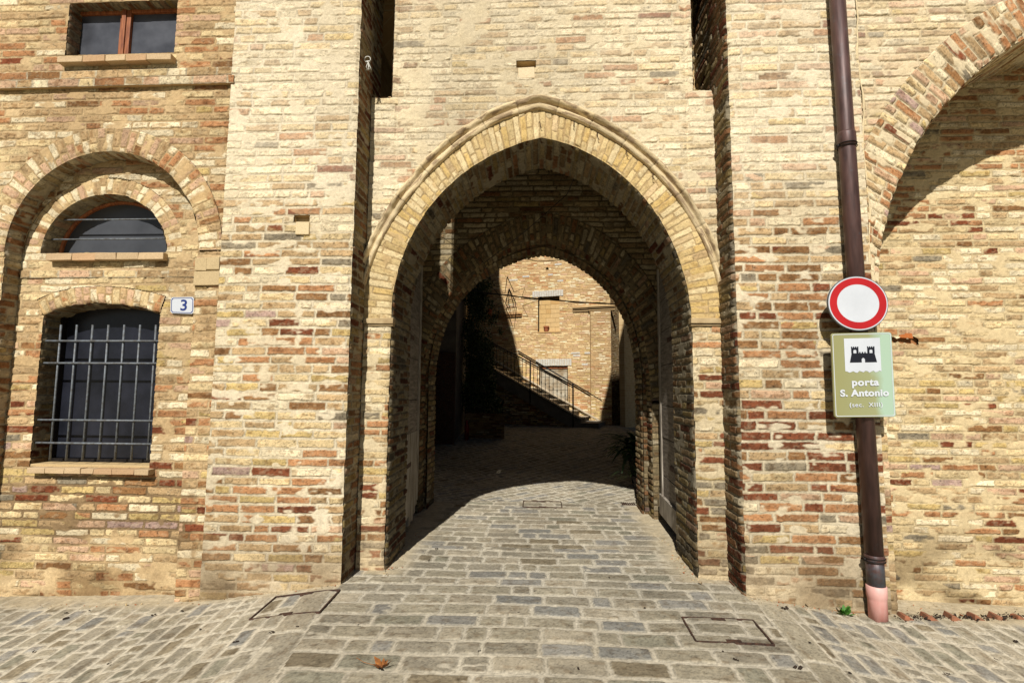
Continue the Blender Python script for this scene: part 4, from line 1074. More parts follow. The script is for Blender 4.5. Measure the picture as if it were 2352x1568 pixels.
m = MB(); x_, z_ = W(419, 703, YP); m.box(x_ - .125, x_ + .115, YP - .014, YP + .02, z_ - .085, z_ + .1, lin((176, 160, 130)), j=.01); m.build('mortar_bed', M['brick'], house, bevel=.008)

# ================================================================== BEYOND THE GATE
C0 = np.array([2.19, 11.05]); D1 = np.array([-.96, .28]); NF = np.array([-.28, -.96]); D2 = np.array([.385, .923]); N2 = np.array([-.923, .385])
def F(t, o_, z): p = C0 + D1 * t + NF * o_; return np.array([p[0], p[1], z])
def unF(px, py, o_=0):
    p = WP(px, py, (*(C0 + NF * o_), 0), (*NF, 0)); t = float(np.dot(p[:2] - C0 - NF * o_, D1)); return t, float(p[2])
def unG(px, py, o_=0):
    p = WP(px, py, (*(C0 + N2 * o_), 0), (*N2, 0)); return float(np.dot(p[:2] - C0 - N2 * o_, D2)), float(p[2])
far = empty('corner_house', (C0[0], C0[1], .7), 'sunlit brick corner house seen through the gateway, with blocked window', 'house')
w_far = mix_w([[.1, .2, .26, .24, .1, .02, .06, .04, 0, 0], [.12, .22, .36, .14, .07, .0, .03, .06, 0, 0], [.12, .24, .48, .03, .05, 0, .0, .08, 0, 0]], [.8, 1.9, 3], .5, 12)
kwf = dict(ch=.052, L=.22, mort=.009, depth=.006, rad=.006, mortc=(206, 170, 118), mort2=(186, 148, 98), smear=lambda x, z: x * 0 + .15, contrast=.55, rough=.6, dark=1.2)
tw0, zw1 = unF(1285, 680); tw1, zw0 = unF(1237, 762)
td0, zd1 = unF(1303, 840); td1, zd0 = unF(1239, 900)
zd0 = .7
def fpos(dirv, nrm, off=0):
    def f(U, V):
        P = np.stack([C0[0] + dirv[0] * U + nrm[0] * off, C0[1] + dirv[1] * U + nrm[1] * off, V], -1)
        Nn = np.zeros_like(P); Nn[..., 0] = nrm[0]; Nn[..., 1] = nrm[1]; return P, Nn
    return f
th_, zh_ = unF(1257, 617)
sheet('front_wall', np.arange(0, 6.2, .02), np.arange(.2, 8.2, .0105), fpos(D1, NF), lambda U, V: masonry(U, V, 501, w_far, **kwf), M['brick_far'], far,
      keep=lambda U, V: ~((U > tw0) & (U < tw1) & (V > zw0) & (V < zw1)) & ~((U > td0) & (U < td1) & (V > zd0) & (V < zd1)) & ((U - th_) ** 2 + (V - zh_) ** 2 > .045 ** 2))
tg0, zg1 = unG(1432, 836); tg1, _ = unG(1462, 836)
sheet('side_wall', np.arange(0, 6, .024), np.arange(.2, 8.2, .0105), fpos(D2, N2), lambda U, V: masonry(U, V, 502, w_far, **kwf), M['brick_far'], far,
      keep=lambda U, V: ~((U > tg0) & (U < tg1) & (V < zg1)))
def fbox(name, t0, t1, o0, o1, z0, z1, matn, parent=None, bev=0, G=False, colr=(1, 1, 1), m=None):
    mk = m is None; m = m or MB()
    d, n_ = (D2, N2) if G else (D1, NF)
    p = C0 + d * t0 + n_ * o0
    m.obox((p[0], p[1], z0), (*(d * (t1 - t0)), 0), (*(n_ * (o1 - o0)), 0), (0, 0, z1 - z0), colr)
    return m.build(name, M[matn], parent, bevel=bev) if mk else m
fbox('masonry_core', -.05, 6.2, -.12, -2, 8.2, 11.0, 'core', far)
fbox('core_wall', -.02, 6.2, -.25, -.4, 0, 8.2, 'core', far); fbox('core_wall', .02, 6, -.25, -.4, 0, 8.2, 'core', far, G=True)
# pier at the corner
tp1, _ = unF(1357, 800); 
sheet('corner_pier', np.arange(-.02, tp1, .018), np.arange(.3, W(1, 1, 1)[1] * 0 + unF(1380, 715)[1], .0105), fpos(D1, NF, .09), lambda U, V: masonry(U, V, 503, w_far, **kwf), M['brick_far'], far)
m = MB(); zc = unF(1380, 712)[1]
fbox('', tp1 - .001, tp1 + .01, .0, .09, .3, zc, '', m=m, colr=lin((190, 150, 100))); m.build('pier_return', M['brick_far'], far)
# cornice
m = MB(); zc0 = unF(1330, 716)[1]; tcA = unF(1316, 712)[0]
for dz, o_, h in ((0, .04, .06), (.06, .075, .04), (.1, .11, .045)):
    fbox('', tp1, tcA, -.02, o_, zc0 + dz, zc0 + dz + h, '', m=m, colr=lin((196, 164, 118)))
    fbox('', -.16 - .0, tp1 + .05, -.02, o_ + .06, zc0 + dz, zc0 + dz + h, '', m=m, colr=lin((196, 164, 118)))
m.build('cornice', M['brick_far'], far, bevel=.008)
m = MB(); tA, zA = unF(1199, 727); tB, _ = unF(1125, 727)
for dz, o_, h in ((0, .06, .06), (.06, .1, .04)): fbox('', tA, tB + 1, -.02, o_, zA + dz, zA + dz + h, '', m=m, colr=lin((186, 140, 92)))
m.build('cornice', M['brick_far'], far, bevel=.006)
# window and door fillings, lintels
m = MB(); zz_ = zw0
while zz_ < zw1 - .12:
    h = .145; t = tw0; k = 0
    while t < tw1 - .01:
        w_ = min(random.choice([.16, .3, .32]), tw1 - t); fbox('', t + .003, t + w_ - .003, -.13, -.085 + random.uniform(-.004, .004), zz_ + .003, zz_ + h - .003, '', m=m, colr=lin(random.choice([(222, 184, 124), (214, 172, 112), (226, 190, 134)]))); t += w_
    zz_ += h
fbox('', tw0, tw1, -.14, -.1, zw0, zw1 - .1, '', m=m, colr=lin((200, 170, 120)))
m.build('window_infill', M['brick_far'], far, bevel=.004)
fbox('lintel_shadow_gap', tw0 - .02, tw1 + .02, -.2, -.14, zw1 - .15, zw1 + .02, 'core', far)
def lintel(t0, t1, z0, z1):
    m = MB(); n = int((t1 - t0) / .075); w_ = (t1 - t0) / n
    for i in range(n): fbox('', t0 + i * w_ + .004, t0 + (i + 1) * w_ - .004, -.02, .018 + random.uniform(0, .006), z0 + random.uniform(0, .008), z1, '', m=m)
    m.build('lintel', M['farwhite'], far, bevel=.004)
a, b = unF(1294, 661); c, d = unF(1223, 676); lintel(a, c, (zw1 + .005), zw1 + .2)
a, b = unF(1313, 823); c, d = unF(1231, 840); lintel(a, c, zd1 + .005, zd1 + .22)
m = MB(); 
for i in range(6): fbox('', td0 + .02, td1, -.11, -.08 + .004 * (i % 2), zd1 - .14 - i * .2, zd1 - .14 - i * .2 + .19, '', m=m)
m.build('whitewashed_boards', M['limewash'], far, bevel=.004)
fbox('door_transom', td0, td1, -.1, -.05, zd1 - .08, zd1, 'wood', far)
# white patches of brick in the wall
for (x, y) in ((1189, 644), (1270, 632), (1290, 608), (1333, 818), (1350, 838), (1332, 812), (1358, 812), (1375, 800), (1216, 636), (1294, 646)):
    t, z = unF(x, y); fbox('pale_brick', t, t + random.uniform(.14, .3), .002, .012, z, z + .05, 'farwhite', far)
# right wing: door, shutters, lintel
m = MB(); fbox('', tg0 - .05, tg1 + .1, -.1, .03, zg1, zg1 + .35, '', G=True, m=m); m.build('door_lintel', M['plaster'], far)
fbox('side_door', tg0, tg1, -.16, -.12, 0, zg1, 'rail', far, G=True)
ta, za = unG(1432, 752); tb, zb = unG(1447, 770)
_, zt_ = unG(1432, 742)
wz1 = unG(1431, 741)[1]; 
m = MB(); t0_, z0_ = unG(1430.5, 766); t1_, _ = unG(1449, 766); z1_ = z0_ + .95
fbox('', t0_, t1_, -.02, .03, z0_, z1_, '', G=True, m=m); m.build('shutter', M['farwhite'], far, bevel=.005)
# vent hole ring
m = MB(); m.tube([F(th_ + .05 * math.cos(a), .005, zh_ + .05 * math.sin(a)) for a in np.linspace(0, 2 * math.pi, 20)], .01, 6); m.build('vent_ring', M['farblock'], far)

# street name plate, pipes on the corner
t, z = unG(1405, 793, .02); t2, z2 = unG(1410.5, 781, .02)
o = fbox('street_name_plate', .08, .32, .01, .025, unG(1407, 790)[1] - .08, unG(1407, 782)[1] + .06, 'marble', None, G=True)
tag(o, 'small pale marble street plate on the sunlit corner wall', 'street plate')
m = MB(); base = C0 + D2 * .42 + N2 * .06
z_t = unG(1412, 700)[1]
m.tube([(base[0], base[1], 4.4), (base[0], base[1], .6)], .045, 10); m.tube([(base[0], base[1], 8), (base[0], base[1], 4.35)], .045, 10)
o = m.build('downpipe', M['rail'], smooth=True); tag(o, 'dark downpipe on the corner of the sunlit house beyond', 'drainpipe')
m = MB(); b2 = C0 + D2 * .62 + N2 * .06
m.tube([(b2[0], b2[1], unG(1420, 812)[1]), (b2[0], b2[1], .6)], .04, 10); o = m.build('conduit', M['terracotta'], smooth=True)
tag(o, 'short pinkish conduit pipe beside the dark downpipe on the corner', 'pipe')
m = MB(); m.tube([(b2[0], b2[1], 4.45), (b2[0] - .02, b2[1], 4.3), (b2[0] - .08, b2[1], 3.9), (b2[0] - .06, b2[1], unG(1420, 812)[1])], .022, 8); o = m.build('cable_duct', M['farwhite'], smooth=True)
tag(o, 'thin white cable duct above the pinkish conduit', 'pipe')

# flower pots
def pot(t, o_, z, r, label):
    p = F(t, o_, z); rt = empty('flower_pot', tuple(p), label, 'flower pot', 'terracotta pots on the far wall')
    m = MB(); m.tube([(p[0], p[1], z), (p[0], p[1], z + r * 1.5), (p[0], p[1], z + r * 1.5), (p[0], p[1], z + r * 2)], [r * .65, r * .9, r * 1.08, r * 1.1], 20); m.build('pot', M['terracotta'], rt, smooth=False)
    MB().tube([(p[0], p[1], z + r * 2.0), (p[0], p[1], z + r * 2.02)], r * .95, 16).build('soil', M['debris'], rt)
tq, zq = unF(1255, 764, -.04); pot(tq, -.03, zw0 + .005, .085, 'terracotta pot standing in the blocked window')
MB_ = MB(); fbox('', tw0 - .03, tw1 + .03, -.12, .015, zw0 - .04, zw0, '', m=MB_, colr=lin((200, 160, 108))); MB_.build('window_sill', M['brick_far'], far)
tq, zq = unF(1125, 727, .06); pot(tq, .06, unF(1125, 722)[1] , .085, 'terracotta pot on the shaded ledge left of the sunlight')

# staircase along the house
stair = empty('staircase', tuple(F(0.5, .7, .7)), 'stone stairs climbing left along the sunlit house', 'staircase')
OO = 1.3
(ta, za), (tb, zb) = unF(1330, 957, OO), unF(1128, 841, OO)
(tc_, zc_), (td_, zd_) = unF(1384, 967, .06), unF(1129, 822, .06)
sl = (zb - za) / (tb - ta); sl2 = (zd_ - zc_) / (td_ - tc_)
print('STAIR', ta, za, tb, zb, tc_, zc_, td_, zd_, sl, sl2)
def slope_bar(m, t0, z0, t1, z1, o0, o1, h, c=(1, 1, 1)):
    A = [F(t0, o0, z0), F(t1, o0, z1), F(t1, o1, z1), F(t0, o1, z0)]; B = [p + np.array([0, 0, h]) for p in A]
    m.add(A + B, [(3, 2, 1, 0), (4, 5, 6, 7), (0, 1, 5, 4), (1, 2, 6, 5), (2, 3, 7, 6), (3, 0, 4, 7)], c)
tE = 5.6
zE = za + sl * (tE - ta)
m = MB(); slope_bar(m, ta - .03, za - .05, tE, zE - .05, OO - .13, OO + .09, .045); m.build('coping', M['marble'], stair, bevel=.006)
m = MB(); slope_bar(m, tc_, zc_ - .05, tE, zc_ + sl2 * (tE - tc_) - .05, .01, .11, .05); m.build('wall_coping', M['marble'], stair, bevel=.006)
m = MB(); slope_bar(m, ta, za - .42, tE, zE - .42, OO - .1, OO + .04, .37); m.build('stringer', M['plaster'], stair)
gz = .62
v = [F(ta - .05, OO - .06, gz - .4), F(tE, OO - .06, gz - .4), F(tE, OO - .06, zE - .4), F(ta - .05, OO - .06, za - .42)]
P00 = C0 + NF * (OO - .02)
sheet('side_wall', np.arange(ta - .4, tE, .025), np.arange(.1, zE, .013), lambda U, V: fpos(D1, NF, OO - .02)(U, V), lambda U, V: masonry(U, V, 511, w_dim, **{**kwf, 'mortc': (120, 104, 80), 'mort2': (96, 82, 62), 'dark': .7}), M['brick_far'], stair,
      keep=lambda U, V: V < za - .38 + sl * (U - ta))
nst = int((zE - za + .15) / .165); rise = .165; going = rise / sl
for i in range(nst):
    z = za - .02 + i * rise - .17; t = ta - .02 + i * going
    m = MB()
    for nm in (0,):
        fbox('', t, t + going + .3, .05, OO - .1, z - .35, z + rise - .03, '', m=m)
    o1 = m.build('riser', M['plaster'], stair)
    m = MB(); fbox('', t - .03, t + going + .02, .05, OO - .1, z + rise - .03, z + rise, '', m=m); m.build('tread', M['marble'], stair, bevel=.003)
m = MB(); fbox('', ta - .55, ta + .02, .05, OO + .05, .3, .72 + .14, '', m=m); m.build('landing', M['plaster'], stair)

rail = empty('railing', tuple(F(ta, OO, za)), 'black metal railing with thin balusters along the stairs', 'railing')
posts = [(1316, 881, 979), (1218, 827, 920), (1125, 781, 850)]
for (x, yt, yb) in posts:
    t, zt = unF(x, yt, OO + .08); _, zb_ = unF(x, yb, OO + .08); p = F(t, OO + .08, 0)
    m = MB(); m.tube([(p[0], p[1], zb_ - .05), (p[0], p[1], zt)], .022, 8); m.build('post', M['rail'], rail)
(t0, z0), (t1, z1) = unF(1316, 885, OO + .08), unF(1125, 784, OO + .08)
sr = (z1 - z0) / (t1 - t0)
m = MB(); m.tube([F(t0, OO + .08, z0), F(tE, OO + .08, z0 + sr * (tE - t0))], .02, 8)
m.tube([F(t0, OO + .08, z0 - .06), F(tE, OO + .08, z0 - .06 + sr * (tE - t0))], .012, 8); m.build('top_rail', M['rail'], rail, smooth=True)
t = t0 + .11
while t < tE:
    m = MB(); zr = z0 + sr * (t - t0); zb_ = za + sl * (t - ta)
    m.tube([F(t, OO + .08, zb_ - .02), F(t, OO + .08, zr)], .0085, 6); m.tube([F(t, OO + .08, (zb_ + zr) / 2 - .03), F(t, OO + .08, (zb_ + zr) / 2 + .03)], .015, 6)
    m.build('baluster', M['rail'], rail); t += .115
(t2, z2), (t3, z3) = unF(1383, 920, .08), unF(1190, 806, .08)
m = MB(); m.tube([F(t2, .08, z2), F(t3, .08, z3)], .02, 8); m.tube([F(t2, .08, z2), F(t2, .0, z2 - .02)], .012, 6)
hr = m.build('wall_handrail', M['rail'], smooth=True); tag(hr, 'plain dark handrail fixed to the sunlit wall above the steps', 'handrail')

# cables and star decoration
YS = 6.4
def cpt(px, py, Y=YS): x, z = W(px, py, Y); return (x, Y, z)
m = MB(); a, b = np.array(cpt(1040, 662)), np.array(cpt(1440, 700))
pts = [tuple(a + (b - a) * i / 24 + np.array([0, 0, -.05 * math.sin(math.pi * i / 24)])) for i in range(25)]
m.tube(pts, .013, 6); m.tube([(p[0], p[1] + .02, p[2] + .02 * math.sin(i)) for i, p in enumerate(pts)], .007, 5)
m.tube([pts[0], (-2.55, YS, pts[0][2] + .1)], .012, 5); m.tube([pts[-1], (2.55, YS, pts[-1][2] - .03)], .012, 5)
o = m.build('cable', M['cable'], smooth=True); tag(o, 'black twisted cable strung across the alley with the star decoration', 'cable')
m = MB(); pts = [cpt(*p, 5.0) for p in ((1150, 583), (1190, 592), (1235, 600), (1270, 599), (1310, 594))]; m.tube(pts, .007, 5)
m.tube([pts[0], (-2.0, 5.0, pts[0][2] + .5)], .007, 5); m.tube([pts[-1], (2.4, 5.0, pts[-1][2] + .4)], .007, 5)
o = m.build('cable', M['cable'], smooth=True); tag(o, 'thin slack cable at the very top of the inner arch opening', 'cable')
m = MB(); p0, p1, p2 = cpt(1010, 541, 1.9), cpt(1112, 604, 2.0), cpt(1302, 447, 1.6)
m.tube([p0, tuple((np.array(p0) + p1) / 2 - np.array([0, 0, .02])), p1], .0035, 5); m.tube([p1, tuple((np.array(p1) + p2) / 2 - np.array([0, 0, .03])), p2], .0045, 5)
m.tube([p1, cpt(1128, 640, 2.3)], .004, 5); m.tube([p2, (p2[0] + .25, 1.3, p2[2] + .5)], .0045, 5)
o = m.build('wire', M['cable'], smooth=True); tag(o, 'thin wires strung under the dark ceiling of the gate passage', 'wire')
star = empty('star_decoration', cpt(1178, 676), 'wire star decoration hanging from the cable beyond the gate', 'star decoration')
def loop(pix, r, name, close=True, Y=YS - .05):
    pts = [cpt(976.2 + .2784 * x, 574.2 + .2784 * y, Y) for x, y in pix]
    if close: pts.append(pts[0])
    m = MB(); m.tube(pts, r, 6); m.build(name, M['darkiron'], star, smooth=False)
loop([(678, 220), (735, 348), (825, 308), (795, 400), (925, 415), (805, 462), (848, 550), (752, 520), (733, 665), (690, 520), (602, 582), (612, 470), (585, 455), (655, 425), (570, 322), (660, 355)], .009, 'outer_star')
loop([(694, 318), (750, 440), (722, 562), (665, 440)], .011, 'inner_star', Y=YS - .12)
loop([(694, 318), (728, 440), (722, 562), (690, 440)], .009, 'inner_star', Y=YS + .02)
loop([(668, 480), (733, 665), (754, 470)], .01, 'inner_star', Y=YS - .1)
for k in range(5):
    loop([(668 + k * 3, 400 + k * 16), (700, 412 + k * 16), (748 - k * 3, 400 + k * 17)], .006, 'star_rib', False, YS - .08)

# left side of the alley: plastered house with pierced metal door, climber
lh = empty('plastered_house', (-2.5, 7.5, .3), 'dark rough plastered house in shade on the left beyond the gate', 'house')
m = MB(); m.box(-8, -1.94, 7.56, 9.2, 0, 11); m.build('wall', M['plaster'], lh)
m = MB(); m.box(-8, -2.52, 2.99, 7.5, -.3, 12); m.build('wall', M['plaster'], lh)
m = MB(); m.box(-8, -2.3, 9.3, 14.5, 0, 12); m.build('rear_wall', M['core'], lh)
x0_, z0_ = W(998, 1019, 7.45); x1_, z1_ = W(1047, 810, 7.45)
md = empty('metal_door', ((x0_ + x1_) / 2, 7.5, z0_), 'dark rusty sheet metal door pierced with small holes', 'door')
m = MB(); x0_ -= .35; nx_, nz_ = 26, 60
for i in range(nx_):
    for j in range(nz_):
        h = math.sin(i * 12.9898 + j * 78.233) * 43758.5453; h -= math.floor(h)
        if h < .14 and 2 < j < nz_ - 3 and 1 < i < nx_ - 2: continue
        a, b = x0_ + (x1_ - x0_) * i / nx_, x0_ + (x1_ - x0_) * (i + 1) / nx_; c, d = z0_ + (z1_ - z0_) * j / nz_, z0_ + (z1_ - z0_) * (j + 1) / nz_
        m.add([(a, 7.42, c), (b, 7.42, c), (b, 7.42, d), (a, 7.42, d)], [(0, 1, 2, 3)])
m.build('pierced_sheet', M['rustiron'], md)
m = MB(); zm = (z0_ + z1_) / 2
frame(m, x0_, x1_, z0_, z1_, 7.425, 7.46, .035); m.box(x0_, x1_, 7.43, 7.45, zm - .012, zm + .012); m.build('door_frame', M['rustiron'], md)
def leafset(m, pts, size, flat=.3):
    for p in pts:
        a = Vector((random.gauss(0, 1), random.gauss(0, 1), random.gauss(-.3, 1))).normalized()
        b = a.cross(Vector((random.gauss(0, 1), random.gauss(0, 1), random.gauss(0, 1)))).normalized()
        s = size * random.uniform(.6, 1.3); p = Vector(p)
        m.add([p - a * s * .1, p + b * s * .32 + a * s * .4, p + a * s, p - b * s * .32 + a * s * .4], [(0, 1, 2, 3)])
cl = empty('climbing_shrub', (-1.8, 8.7, .9), 'dark evergreen climber hanging down the shaded plastered wall', 'shrub')
m = MB(); pts = []
# leafy mass along the wall, clustered
cl_c = []
for i in range(46):
    x, z = W(random.uniform(1062, 1122), random.uniform(650, 962), 8.7)
    tz = (z - 1.0) / 4.5; cl_c.append((x, 8.7 + random.uniform(-.3, .4), z, random.uniform(.16, .3)))
for i in range(10):
    px = random.uniform(1100, 1150); x, z = W(px, random.uniform(660, 760), 8.8); cl_c.append((x, 8.9, z, random.uniform(.06, .14)))
for i in range(8):
    x, z = W(random.uniform(1115, 1145), random.uniform(860, 930), 8.5); cl_c.append((x, 8.5, z, random.uniform(.08, .15)))
for c in cl_c:
    for k in range(int(260 * (c[3] / .2) ** 1.5)):
        u = np.array([random.gauss(0, 1) for _ in range(3)]); u = u / np.linalg.norm(u) * c[3] * random.uniform(.3, 1.15)
        pts.append((c[0] + u[0], c[1] + u[1], c[2] + u[2] * 1.3))
leafset(m, pts, .055); m.build('foliage', M['leaf'], cl)
m = MB(); x, z = W(1085, 965, 8.7)
for k in range(5):
    m.tube([(x + k * .05, 8.75, .7), (x + random.uniform(-.1, .2), 8.8, 1.8), (x + random.uniform(-.2, .3), 8.8, 3.6)], [.03, .022, .01], 6)
m.build('stem', M['bark'], cl)

def blades(name, cx, cy, cz, n, L_, w_, label, pot_, spread=1.0, lean=0):
    root = empty(name, (cx, cy, cz), label, 'plant', None)
    m = MB()
    for k in range(n):
        a = random.uniform(0, 2 * math.pi); el = R(random.uniform(35, 85)); l = L_ * random.uniform(.6, 1.1); w0 = w_ * random.uniform(.7, 1.2)
        d = Vector((math.cos(a), math.sin(a), 0)); sd_ = Vector((-d.y, d.x, 0)); p = Vector((cx, cy, cz)) + d * .04; V_ = []; ns_ = 8
        e_ = el
        for i in range(ns_ + 1):
            f = i / ns_; ww = w0 * math.sin(math.pi * min(.98, .08 + f * .92)) ** .7
            V_ += [p + sd_ * ww / 2, p - Vector((0, 0, ww * .12)), p - sd_ * ww / 2]
            p = p + (d * math.cos(e_) * spread + Vector((0, 0, math.sin(e_)))) * l / ns_; e_ -= R(random.uniform(8, 17))
        fs = []
        for i in range(ns_): fs += [(i * 3, i * 3 + 1, i * 3 + 4, i * 3 + 3), (i * 3 + 1, i * 3 + 2, i * 3 + 5, i * 3 + 4)]
        m.add(V_, fs)
    m.build('foliage', M['leaf'], root)
    if pot_:
        m = MB(); zb = float(ground(cx, cy)); m.tube([(cx, cy, zb), (cx, cy, cz - .03), (cx, cy, cz - .03), (cx, cy, cz + .02)], [pot_ * .7, pot_, pot_ * 1.12, pot_ * 1.12], 20); m.build('pot', M['darkiron'], root)
gxp, gyp = 1.78, 4.75
blades('potted_plant', gxp, gyp, float(ground(gxp, gyp)) + .42, 120, .9, .1, 'large dark broad-bladed potted plant at the right wall past the arch', .2)
blades('grassy_plant', 1.68, 4.2, float(ground(1.7, 4.2)) + .2, 130, .5, .012, 'low dark grassy potted plant below the broad-bladed one', .13, 1.1)
xq, zq = W(1145, 960, 8.2)
blades('spiky_plant', xq, 8.3, zq + .1, 26, .55, .05, 'dark spiky plant at the foot of the stair wall in shade', 0)
m = MB(); x, z = W(1072, 991, 7.9); g = float(ground(x, 7.9)); m.tube([(x, 7.9, g), (x, 7.9, g + .34), (x, 7.9, g + .4), (x, 7.9, g + .47)], [.055, .055, .03, .02], 14)
tag(m.build('fire_extinguisher', M['redpaint'], smooth=True), 'small dull red cylinder on the ground in the shaded alley', 'cylinder')
# low dark garden wall in front of climber
m = MB(); (x0_, z0_), (x1_, z1_) = W(1068, 985, 8.1), W(1160, 948, 8.1)
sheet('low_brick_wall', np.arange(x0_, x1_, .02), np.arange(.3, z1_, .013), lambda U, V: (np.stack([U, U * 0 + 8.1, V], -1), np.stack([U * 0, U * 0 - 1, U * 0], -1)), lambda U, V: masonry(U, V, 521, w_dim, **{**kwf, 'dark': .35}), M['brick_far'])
lw = bpy.context.scene.objects['low_brick_wall']; tag(lw, 'low dark brick retaining wall under the climber', 'wall')
# right side of the alley
rhs = empty('alley_house', (2.6, 5, .3), 'shaded brick house closing the right side of the alley', 'house')
m = MB(); m.box(1.95, 7, 2.99, 5.6, -.3, 8.2); m.box(3.3, 7, 5.65, 9.4, 0, 8.2); m.build('wall', M['core'], rhs)

# ================================================================== SMALL THINGS ON THE STREET
# tassel of white cord in the left slot
tx, tz = W(856, 146, .1)
m = MB(); X0 = XL + .02
m.tube([(X0 + .03 * math.cos(a) + .005, .12, tz + .055 + .03 * math.sin(a)) for a in np.linspace(-.5, 3.6, 12)], .0045, 6)
for k in range(7): m.tube([(X0 + .01, .12 + random.uniform(-.01, .01), tz + .03), (X0 + .02 + random.uniform(-.02, .02), .12 + random.uniform(-.02, .02), tz - .03), (X0 + .02 + random.uniform(-.03, .03), .12, tz - .055)], .0035, 5)
m.tube([(X0 - .012, .12, tz + .03), (X0 + .03, .12, tz + .035)], .008, 6)
tag(m.build('cord_tassel', M['cord'], smooth=True), 'knotted white cord hanging high on the left bay side', 'cord')
# weed
wx, wz = W(1946, 1412, -.1)
wy = -.07; root = empty('weed', (wx, wy, float(ground(wx, wy))), 'small bright green weed at the wall foot left of the drainpipe', 'plant')
m = MB()
for k in range(26):
    a = random.uniform(0, 6.28); el = random.uniform(.2, 1.3); l = random.uniform(.03, .075); p = Vector((wx, wy, float(ground(wx, wy)) + .005)); d = Vector((math.cos(a) * math.cos(el), math.sin(a) * math.cos(el) * .6, math.sin(el)))
    s = d.cross(Vector((0, 0, 1))).normalized(); q_ = p + d * l; w_ = random.uniform(.012, .02)
    m.add([p + d * l * .3, q_ - d * .01 + s * w_, q_ + d * .012 + s * w_ * .5, q_ + d * .022, q_ + d * .012 - s * w_ * .5, q_ - d * .01 - s * w_], [(0, 1, 2, 3, 4, 5)])
m.build('leaves', M['weed'], root)
m = MB()
for k in range(6): m.tube([(wx, wy, float(ground(wx, wy)) - .01), (wx + random.uniform(-.03, .03), wy + random.uniform(-.02, .01), float(ground(wx, wy)) + .05)], .0015, 5)
m.build('stem', M['weed'], root)
# dry leaf
def dryleaf(px, py, s, label, Yg):
    x, z = W(px, py, Yg); g = float(ground(x, Yg)) + .016
    m = MB()
    for k in range(7):
        a = k * .9 + random.uniform(-.2, .2); l = s * random.uniform(.6, 1.0); d = Vector((math.cos(a), math.sin(a), 0)); sd_ = Vector((-d.y, d.x, 0))
        o_ = Vector((x, Yg, g)); h = random.uniform(.2, .6) * s
        m.add([o_, o_ + d * l * .5 + sd_ * l * .25 + Vector((0, 0, h * .3)), o_ + d * l + Vector((0, 0, h)), o_ + d * l * .5 - sd_ * l * .25 + Vector((0, 0, h * .6))], [(0, 1, 2, 3)])
    m.tube([(x, Yg, g), (x - s * 1.4, Yg + .01, g + s * .25), (x - s * 1.9, Yg, g + s * .6)], .0016, 5)
    tag(m.build('dry_leaf', M['dryleaf']), label, 'leaf')
p = on_ground(878, 1538); dryleaf(878, 1538, .085, 'curled orange-brown dry leaf lying on the paving, front', float(p[1]))
# specks of litter on the paving (too small and many to tell apart)
m = MB()
for (px, py, s) in [(150, 1412, .012), (205, 1405, .012), (152, 1425, .02), (350, 1416, .015), (416, 1408, .015), (623, 1456, .014), (540, 1480, .016), (682, 1443, .008), (1805, 1402, .022), (2175, 1552, .012), (1952, 1552, .012), (1860, 1480, .012), (1835, 1540, .02), (1690, 1520, .014), (1660, 1500, .01), (2335, 1480, .02), (2290, 1520, .012), (1003, 1262, .012), (985, 1290, .01), (1400, 1330, .008), (1190, 1410, .008), (460, 1450, .01), (75, 1500, .01), (250, 1530, .012), (820, 1440, .009), (1100, 1500, .008), (1330, 1540, .01), (1230, 1360, .008), (1480, 1400, .008)]:
    p = on_ground(px, py); z = float(ground(p[0], p[1])) + .012
    for k in range(3):
        a = random.uniform(0, 6.28); q_ = (p[0] + random.uniform(-s, s), p[1] + random.uniform(-s, s))
        m.add([(q_[0] + s * math.cos(a + t) * random.uniform(.5, 1), q_[1] + s * math.sin(a + t) * random.uniform(.5, 1), z + random.uniform(0, .008)) for t in (0, 1.6, 3.1, 4.7)] + [(q_[0], q_[1], z + s * .7)], [(0, 1, 4), (1, 2, 4), (2, 3, 4), (3, 0, 4)])
tag(m.build('litter_specks', M['debris']), 'scattered dark specks of leaf litter on the paving', 'litter', kind='stuff')
# broken terracotta tiles standing along the gutter at the right
for i, px in enumerate((2080, 2133, 2188, 2241, 2292, 2340)):
    p = on_ground(px, 1424); x, y = float(p[0]), float(p[1]); g = float(ground(x, y)); m = MB()
    m.add([(x - .03, y - .03, g - .02), (x + .1, y - .02, g - .02), (x + .1, y + .09, g - .02), (x - .03, y + .08, g - .02),
           (x - .015, y - .02, g + random.uniform(.03, .05)), (x + .01, y - .02, g + .04), (x + .02, y + .07, g + .035), (x - .01, y + .07, g + random.uniform(.03, .05))],
          [(3, 2, 1, 0), (4, 5, 6, 7), (0, 1, 5, 4), (1, 2, 6, 5), (2, 3, 7, 6), (3, 0, 4, 7)])
    tag(m.build('broken_tile', M['oldtile'], bevel=.004), 'broken terracotta tile wedged upright along the gutter at far right', 'tile', 'broken tiles along the gutter')
m = MB()
for k in range(420):
    p = on_ground(random.choice([random.gauss(2170, 60), random.uniform(2080, 2352), random.gauss(2290, 30)]), random.gauss(1420, 4)); x, y = float(p[0]), float(p[1]); s = random.uniform(.005, .016); g = float(ground(x, y)) + .008
    m.add([(x + random.uniform(-s, s), y + random.uniform(-s, s), g + random.uniform(0, s * 1.4)) for _ in range(4)], [(0, 1, 2), (0, 2, 3), (0, 1, 3), (1, 2, 3)])
tag(m.build('leaf_litter', M['debris']), 'dark dead leaf litter gathered in the gutter between the tiles', 'litter', kind='stuff')
m = MB(); rg = random.Random(5)
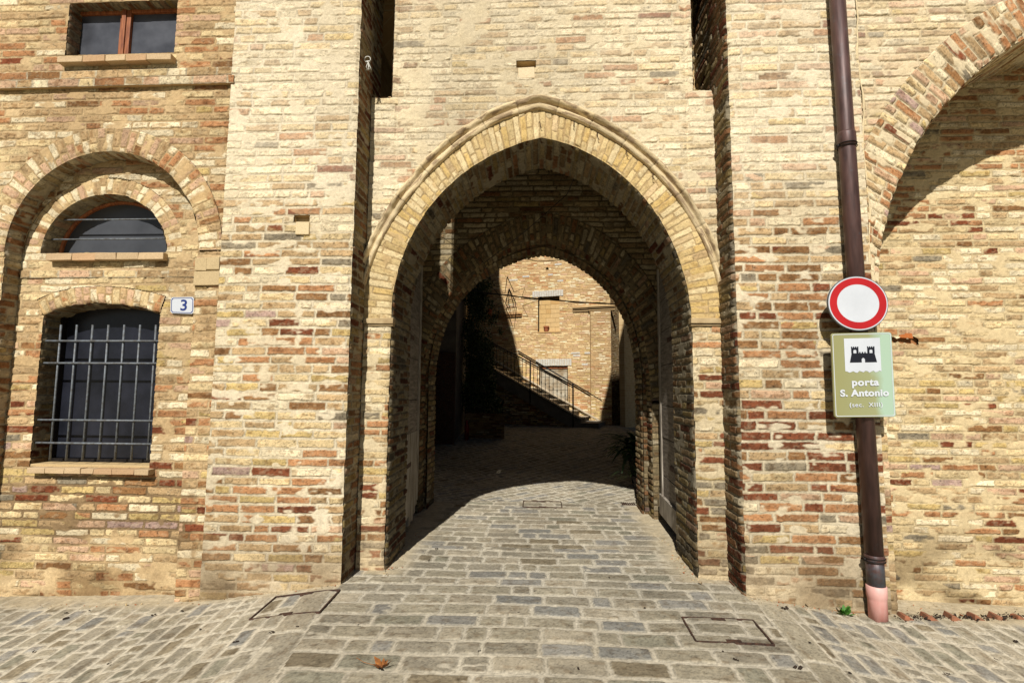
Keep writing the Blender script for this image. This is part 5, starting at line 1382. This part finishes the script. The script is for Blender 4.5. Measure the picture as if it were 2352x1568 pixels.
for k in range(900):
    if k < 450: x, y = rg.uniform(2.9, 5.5), rg.uniform(.0, .85)
    elif k < 700: x, y = rg.choice([A_in[0, 0] + abs(rg.gauss(0, .05)), A_in[-1, 0] - abs(rg.gauss(0, .06))]), rg.uniform(.2, 1.6)
    else: x, y = rg.choice([rg.uniform(-4.8, XL), rg.uniform(XR, 2.7)]), -abs(rg.gauss(.01, .03)) - .01
    s = rg.uniform(.003, .012) if rg.random() < .93 else rg.uniform(.012, .028); g = float(ground(x, y)) + .006; c = lin(rg.choice([(206, 180, 134), (190, 120, 80), (170, 150, 118)]))
    m.add([(x + rg.uniform(-s, s), y + rg.uniform(-s, s), g + rg.uniform(-.2 * s, s)) for _ in range(5)], [(0, 1, 2), (0, 2, 3), (0, 3, 4), (1, 2, 4), (2, 3, 4), (0, 1, 4)], c)
tag(m.build('mortar_crumbs', M['brick']), 'crumbs of mortar and brick fallen along the wall feet', 'rubble', kind='stuff')

# ================================================================== LIGHT, SKY, CAMERA
sc = bpy.context.scene
EL, AZ = R(42.0), R(8.5)
sd_ = Vector((math.sin(AZ) * math.cos(EL), math.cos(AZ) * math.cos(EL), -math.sin(EL)))
su = bpy.data.lights.new('sun', 'SUN'); su.energy = 4.9; su.angle = R(.53); su.color = (1, .97, .925)
so = bpy.data.objects.new('sun', su); col.objects.link(so); so.rotation_euler = sd_.to_track_quat('-Z', 'Y').to_euler(); so.location = (-3, -12, 14)
w = bpy.data.worlds.new('World'); sc.world = w; w.use_nodes = True; nt = w.node_tree
bg = nt.nodes['Background']; sk = nt.nodes.new('ShaderNodeTexSky'); sk.sky_type = 'NISHITA'; sk.sun_disc = False
sk.sun_elevation = EL; sk.sun_rotation = math.pi + AZ; nt.links.new(sk.outputs[0], bg.inputs[0]); bg.inputs[1].default_value = .035
cam = bpy.data.cameras.new('camera'); cam.sensor_width = 36; cam.lens = FPX / 2352 * 36; cam.clip_end = 500; cam.clip_start = .05
co = bpy.data.objects.new('camera', cam); col.objects.link(co)
m4 = Matrix([list(r) for r in ROT]).to_4x4(); m4.translation = Vector(CAM); co.matrix_world = m4
sc.camera = co
sc.render.resolution_x, sc.render.resolution_y = 1024, 682
sc.view_settings.view_transform = 'Standard'; sc.view_settings.look = 'None'; sc.view_settings.exposure = 0
sc.cycles.max_bounces = 8; sc.cycles.diffuse_bounces = 1
